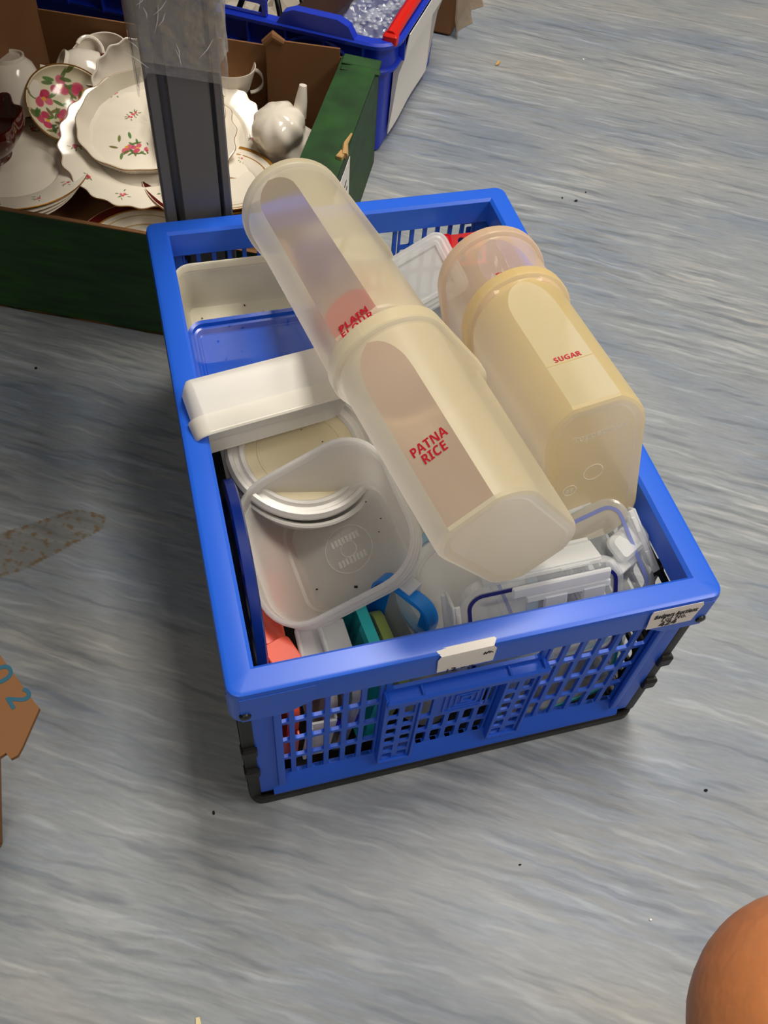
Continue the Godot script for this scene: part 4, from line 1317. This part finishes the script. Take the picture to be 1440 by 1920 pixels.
	for k in 3:
		var p := []
		for i in 17:
			var a := PI * i / 16
			p.push_back(Vector3(-0.01 + k * 0.022 + 0.055 * cos(a), 0.095 + (0.095 - k * 0.012) * sin(a), 0.02 - k * 0.035 + 0.02 * cos(a * 2)))
		mb.tube(p, 0.0042, 8)
	var cu := []
	for i in 14:
		var a := i * 0.42
		cu.push_back(Vector3(0.03 + (0.018 - 0.001 * i) * cos(a), 0.165 + (0.018 - 0.001 * i) * sin(a), 0.0))
	mb.tube(cu, 0.0026, 7)
	part(o, "wire", mb, M.wire, 45.0)
	o = thing("paper_packing", "pale crumpled packing paper under the black wire stand", "paper", Transform3D(B, Vector3(0.166, 0, -0.640) - E1 * 0.30 + E2 * 0.14))
	mb = MB.new()
	for j in 21:
		for i in 21:
			mb.add(Vector3(-0.13 + i * 0.013, 0.075 + 0.03 * nz.get_noise_2d(i * 0.35, j * 0.35 + 9), 0.115 - j * 0.0115))
	for j in 20:
		for i in 20:
			var a := j * 21 + i
			mb.tri(a, a + 22, a + 1); mb.tri(a, a + 21, a + 22)
	part(o, "sheet", mb, mat(Color(0.66, 0.63, 0.58), 0.9), 20.0)

func build_other_boxes() -> void:
	# cardboard box with brown tape beyond the stacking crate
	var E1 := Vector3(0.842, 0, 0.540)
	var B := Basis(E1, Vector3.UP, Vector3(-0.540, 0, 0.842))
	var o := thing("cardboard_box", "brown cardboard box with shiny parcel tape beyond the blue stacking crate", "box", Transform3D(B, Vector3(0.372, 0, -0.962)))
	var mb := MB.new()
	mb.box(Vector3(0.30, 0.24, 0.24), Vector3(-0.150, 0.1205, -0.120), Basis(), 0.004)
	part(o, "body", mb, M.card)
	mb = MB.new()
	var L := []
	for i in 12:
		var z := lerpf(-0.24, 0.004, i / 11.0)
		var f := 0.022 + 0.006 * sin(i * 1.7) + 0.004 * sin(i * 4.1) - 0.0009 * i
		L.push_back(PackedVector3Array([Vector3(0.001, 0.20, z), Vector3(0.002, 0.10, z), Vector3(f * 0.4, 0.03, z), Vector3(f, 0.0015, z), Vector3(f - 0.002, 0.0008, z), Vector3(0.0008, 0.09, z)]))
	mb.loft(L)
	part(o, "parcel_tape", mb, M.tape, 30.0)
	# corner of another box at the left edge of the picture
	o = thing("printed_carton", "brown carton corner with blue printed characters at the left edge of the photo", "box")
	mb = MB.new()
	var up_ := PackedVector3Array(); var dn := PackedVector3Array()
	for p in v2([-0.306, 0.189, -0.309, 0.184, -0.333, 0.138, -0.372, 0.064, -0.372, 0.228, -0.338, 0.227, -0.333, 0.219, -0.329, 0.217, -0.326, 0.222, -0.3215, 0.2205, -0.318, 0.2145]):
		up_.push_back(Vector3(p.x, 0.1515 - (p.x + 0.306) * 0.0, p.y)); dn.push_back(Vector3(p.x, 0.1480, p.y))
	mb.loft([up_, dn], false, false)
	for w in [up_, dn]:
		var v0 := mb.v.size()
		for p in w: mb.add(p)
		var ix := Geometry2D.triangulate_polygon(flat2(w))
		for i in range(0, ix.size(), 3):
			mb.tri(v0 + ix[i], v0 + ix[i + 1], v0 + ix[i + 2])
	part(o, "top_flap", mb, M.card, 30.0)
	mb = MB.new()
	mb.box(Vector3(0.26, 0.150, 0.004), Vector3(-0.502, 0.0755, 0.066), Basis(), 0.001)
	mb.box(Vector3(0.26, 0.150, 0.004), Vector3(-0.502, 0.0755, 0.226), Basis(), 0.001)
	mb.box(Vector3(0.004, 0.150, 0.16), Vector3(-0.373, 0.0755, 0.146), Basis(), 0.001)
	mb.box(Vector3(0.004, 0.150, 0.16), Vector3(-0.631, 0.0755, 0.146), Basis(), 0.001)
	part(o, "body", mb, M.card)
	var flat := Basis(Vector3.UP, -1.15) * Basis(Vector3.RIGHT, -PI / 2)
	words(o, "2", 0.022, M.card_print, Transform3D(flat, Vector3(-0.3195, 0.1517, 0.178)), "printed_character")
	words(o, "O", 0.022, M.card_print, Transform3D(flat, Vector3(-0.3315, 0.1517, 0.157)), "printed_character")

func flat2(w: PackedVector3Array) -> PackedVector2Array:
	var o := PackedVector2Array()
	for p in w: o.push_back(Vector2(p.x, p.z))
	return o

# ---------------------------------------------------------------- bits on the floor
func build_bits() -> void:
	var spots := [[0.415, -0.495, 0.0022, "dark crumb on the floor beyond the crate, largest of the three close together"], [0.398, -0.505, 0.0014, "dark crumb on the floor beyond the crate, left of the largest one"], [0.325, -0.320, 0.002, "single dark crumb on the floor just right of the crate's far corner"], [0.437, -0.512, 0.0012, "dark crumb on the floor beyond the crate, right of the largest one"], [-0.325, -0.305, 0.0018, "dark crumb on the shaded floor in front of the green box"], [-0.205, 0.240, 0.0014, "dark crumb on the floor left of the crate's near left foot"], [0.03, 0.34, 0.001, "tiny dark crumb on the open floor in front of the crate"], [0.21, 0.32, 0.0016, "dark crumb on the floor between the crate and the knee"]]
	for s in spots:
		var o := tag(part(self, "dark_crumb", pebble(s[2], int(s[0] * 900)), M.crumb), s[3], "crumb", "dark crumbs on the floor")
		o.position = Vector3(s[0], s[2] * 0.5, s[1])
	var o2 := tag(part(self, "wood_splinter", splinter(), M.crumb_light), "small tan splinter on the floor near the top of the photo", "splinter")
	o2.transform = Transform3D(Basis(Vector3.UP, 0.7), Vector3(0.425, 0.0015, -0.866))
	var mb := MB.new()
	var a := PackedVector3Array(); var b := PackedVector3Array()
	for p in v2([-0.010, 0.012, -0.005, 0.002, -0.0035, -0.008, -0.0008, -0.008, 0.0, 0.000, 0.004, 0.012]):
		a.push_back(Vector3(p.x, 0.0004, p.y)); b.push_back(Vector3(p.x, 0.0012 + 0.001 * sin(p.y * 400), p.y))
	mb.loft([a, b])
	var o3 := tag(part(self, "paper_scrap", mb, mat(Color(0.86, 0.80, 0.62), 0.8)), "small cream paper scrap on the floor at the bottom edge", "paper scrap")
	o3.position = Vector3(-0.236, 0.0, 0.393)
	for s in [[0.163, 0.452, 0.0024, "bright white speck on the floor touching the outline of the knee"], [0.118, 0.405, 0.0012, "tiny white speck on the floor left of the knee"], [-0.175, -0.235, 0.0015, "white speck by the left back corner of the blue crate"], [0.575, -0.860, 0.0018, "white speck on the floor near the top right of the photo"]]:
		var o := tag(part(self, "white_speck", pebble(s[2], int(s[0] * 700)), M.white), s[3], "speck", "white specks on the floor")
		o.position = Vector3(s[0], s[2] * 0.5, s[1])

func pebble(r: float, sd: int) -> MB:
	var mb := MB.new()
	var k := 1.0 + 0.3 * sin(sd)
	mb.lathe(v2([r * 0.2, -r * 0.5, r * 0.8, -r * 0.35, r, 0.0, r * 0.7, r * 0.4, r * 0.1, r * 0.5]), 7, Transform3D(), k, 1.0 / k)
	return mb

func splinter() -> MB:
	var mb := MB.new()
	mb.tube([Vector3(-0.007, 0, 0), Vector3(-0.003, 0.001, 0.0008), Vector3(0.004, 0.0008, -0.0006), Vector3(0.008, 0, 0)], [0.0008, 0.0024, 0.002, 0.0006], 6)
	return mb

# ---------------------------------------------------------------- the photographer's bare knee
func leg_field(p: Vector3, bones: Array) -> float:
	var d := 1e3
	for b in bones:
		var a: Vector3 = b[0]
		var q: Vector3 = b[1]
		var h := clampf((p - a).dot(q - a) / (q - a).length_squared(), 0, 1)
		var e := p.distance_to(a.lerp(q, h)) - lerpf(b[2], b[3], h)
		var k := 0.03
		var m := maxf(k - absf(d - e), 0.0) / k
		d = minf(d, e) - m * m * k * 0.25
	return d

func build_person() -> void:
	var knee := Vector3(0.072, 0.286, 0.511)
	var hip := Vector3(-0.05, 0.40, 0.90)
	var ankle := Vector3(0.33, 0.075, 0.60)
	var bones := [
		[knee, knee.lerp(hip, 0.5) + Vector3(0, 0.005, 0), 0.066, 0.074], [knee.lerp(hip, 0.5) + Vector3(0, 0.005, 0), hip, 0.070, 0.085],
		[knee + Vector3(0.004, -0.004, 0), knee.lerp(ankle, 0.35) + Vector3(0, -0.004, 0.022), 0.058, 0.058], [knee.lerp(ankle, 0.35) + Vector3(0, -0.004, 0.022), ankle, 0.055, 0.034],
		[ankle, ankle + Vector3(-0.01, -0.040, 0.035), 0.034, 0.034], [ankle + Vector3(0, -0.03, 0.0), ankle + Vector3(0.09, -0.050, -0.09), 0.034, 0.026], [ankle + Vector3(0.09, -0.050, -0.09), ankle + Vector3(0.125, -0.054, -0.125), 0.026, 0.018],
	]
	var cell := 0.010
	var lo := Vector3(1e3, 1e3, 1e3)
	var hi := -lo
	for b in bones:
		for k in 2:
			var c: Vector3 = b[k]
			lo = lo.min(c - Vector3.ONE * 0.10); hi = hi.max(c + Vector3.ONE * 0.10)
	var N := Vector3i(((hi - lo) / cell).ceil()) + Vector3i.ONE
	var f := PackedFloat32Array()
	f.resize(N.x * N.y * N.z)
	for z in N.z:
		for y in N.y:
			for x in N.x:
				f[(z * N.y + y) * N.x + x] = maxf(leg_field(lo + Vector3(x, y, z) * cell, bones), 0.001 - (lo.y + y * cell))
	var ids := {}
	var mb := MB.new()
	var nb := [Vector3i(0, 0, 0), Vector3i(1, 0, 0), Vector3i(0, 1, 0), Vector3i(1, 1, 0), Vector3i(0, 0, 1), Vector3i(1, 0, 1), Vector3i(0, 1, 1), Vector3i(1, 1, 1)]
	var edges := [[0, 1], [2, 3], [4, 5], [6, 7], [0, 2], [1, 3], [4, 6], [5, 7], [0, 4], [1, 5], [2, 6], [3, 7]]
	for z in N.z - 1:
		for y in N.y - 1:
			for x in N.x - 1:
				var val := []
				var inside := 0
				for q in nb:
					var w := f[((z + q.z) * N.y + y + q.y) * N.x + x + q.x]
					val.push_back(w)
					if w < 0: inside += 1
				if inside == 0 or inside == 8: continue
				var s := Vector3.ZERO
				var n := 0
				for e in edges:
					var a: float = val[e[0]]; var b: float = val[e[1]]
					if (a < 0) != (b < 0):
						s += Vector3(nb[e[0]]).lerp(Vector3(nb[e[1]]), a / (a - b))
						n += 1
				ids[Vector3i(x, y, z)] = mb.add(lo + (Vector3(x, y, z) + s / n) * cell)
	for c in ids:
		var p: Vector3i = c
		var v0 := f[(p.z * N.y + p.y) * N.x + p.x]
		for ax in 3:
			var d := Vector3i.ZERO; d[ax] = 1
			var u := Vector3i.ZERO; u[(ax + 1) % 3] = 1
			var w := Vector3i.ZERO; w[(ax + 2) % 3] = 1
			var q := p + d
			if q.x >= N.x or q.y >= N.y or q.z >= N.z: continue
			var v1 := f[(q.z * N.y + q.y) * N.x + q.x]
			if (v0 < 0) == (v1 < 0): continue
			if not (ids.has(p - u) and ids.has(p - w) and ids.has(p - u - w)): continue
			var A: int = ids[p]; var Bq: int = ids[p - u]; var C: int = ids[p - u - w]; var D: int = ids[p - w]
			if v0 < 0:
				mb.tri(A, C, Bq); mb.tri(A, D, C)
			else:
				mb.tri(A, Bq, C); mb.tri(A, C, D)
	var o := thing("person", "bare bent knee of a person crouching at the bottom right corner", "person")
	part(o, "leg", mb, M.skin, 80.0)

# ---------------------------------------------------------------- the room
func structure(called: String, mb: MB, m: Material) -> MeshInstance3D:
	var o := part(self, called, mb, m)
	o.set_meta("kind", "structure")
	return o

func lamp(pos: Vector3, size: Vector2, energy: float, col: Color, label: String) -> void:
	var o := thing("ceiling_light", label, "light", Transform3D(Basis(), pos), "ceiling light panels")
	var mb := MB.new()
	mb.box(Vector3(size.x + 0.04, 0.03, size.y + 0.04), Vector3(0, 0.020, 0), Basis(), 0.004)
	part(o, "housing", mb, M.white)
	mb = MB.new()
	mb.box(Vector3(size.x, 0.008, size.y), Vector3.ZERO, Basis(), 0.002)
	var gl := mat(Color(0.95, 0.95, 0.95), 0.5)
	gl.emission_enabled = true
	gl.emission = col
	gl.emission_energy_multiplier = 1.5
	part(o, "lamp_diffuser", mb, gl)
	var l := AreaLight3D.new()
	l.name = "lamp_light"
	l.area_size = size
	l.light_energy = energy
	l.light_color = col
	l.shadow_enabled = true
	l.area_range = 12.0
	l.rotation.x = -PI / 2
	l.position = Vector3(0, -0.010, 0)
	o.add_child(l)

func build_room() -> void:
	var mb := MB.new()
	var s := 3.2
	var fm := MB.new()
	fm.loft([PackedVector3Array([Vector3(-s, 0, -s), Vector3(s, 0, -s), Vector3(s, 0, s), Vector3(-s, 0, s)]), PackedVector3Array([Vector3(-s, -0.1, -s), Vector3(s, -0.1, -s), Vector3(s, -0.1, s), Vector3(-s, -0.1, s)])])
	for i in fm.v.size():
		var d := Vector2(fm.v[i].x, fm.v[i].z) - FO
		fm.uv[i] = Vector2((d.dot(FU) + 1.2) / 2.4, (d.dot(FV) + 1.2) / 2.4)
	structure("floor", fm, M.floor)
	mb.box(Vector3(2 * s, 0.1, 2 * s), Vector3(0, 2.51, 0))
	structure("ceiling", mb, M.ceiling)
	for q in [["wall_back", Vector3(0, 1.2, -s - 0.05), Vector3(2 * s + 0.2, 2.8, 0.1)], ["wall_front", Vector3(0, 1.3, s + 0.05), Vector3(2 * s + 0.2, 2.8, 0.1)], ["wall_left", Vector3(-s - 0.05, 1.3, 0), Vector3(0.1, 2.8, 2 * s)], ["wall_right", Vector3(s + 0.05, 1.3, 0), Vector3(0.1, 2.8, 2 * s)]]:
		mb = MB.new()
		mb.box(q[2], q[1])
		structure(q[0], mb, M.wall)

func _ready() -> void:
	rng.seed = 7
	# camera
	var cam := Camera3D.new()
	cam.name = "camera"
	cam.fov = 59.035
	cam.near = 0.02
	cam.position = Vector3(-0.1752, 0.7605, 0.4920)
	cam.basis = Basis.from_euler(Vector3(deg_to_rad(-54.01), deg_to_rad(-19.74), deg_to_rad(6.21)))
	add_child(cam)
	cam.current = true
	# sky and exposure (a closed room: the lamps do the work)
	var we := WorldEnvironment.new()
	we.name = "environment"
	var env := Environment.new()
	env.background_mode = Environment.BG_COLOR
	env.background_color = Color(0.5, 0.5, 0.5)
	env.tonemap_mode = Environment.TONE_MAPPER_LINEAR
	env.tonemap_exposure = 0.80
	env.sdfgi_enabled = true
	env.ssao_enabled = true
	env.ssil_enabled = true
	we.environment = env
	add_child(we)
	make_materials()
	# lamps
	lamp(Vector3(0.50, 2.42, -0.55), Vector2(0.6, 1.2), 6.2, Color(1.0, 0.965, 0.91), "white ceiling light panel over the blue crate")
	lamp(Vector3(1.55, 2.42, 0.95), Vector2(0.6, 1.2), 4.8, Color(1.0, 0.965, 0.91), "white ceiling light panel at the right of the photographer")
	lamp(Vector3(-0.95, 2.42, 1.65), Vector2(0.6, 1.2), 1.6, Color(1.0, 0.965, 0.91), "white ceiling light panel behind the photographer")
	build_room()
	build_crate()
	build_contents()
	build_rack()
	build_green_box()
	build_euro_crate()
	build_other_boxes()
	build_crockery()
	build_person()
	build_bits()
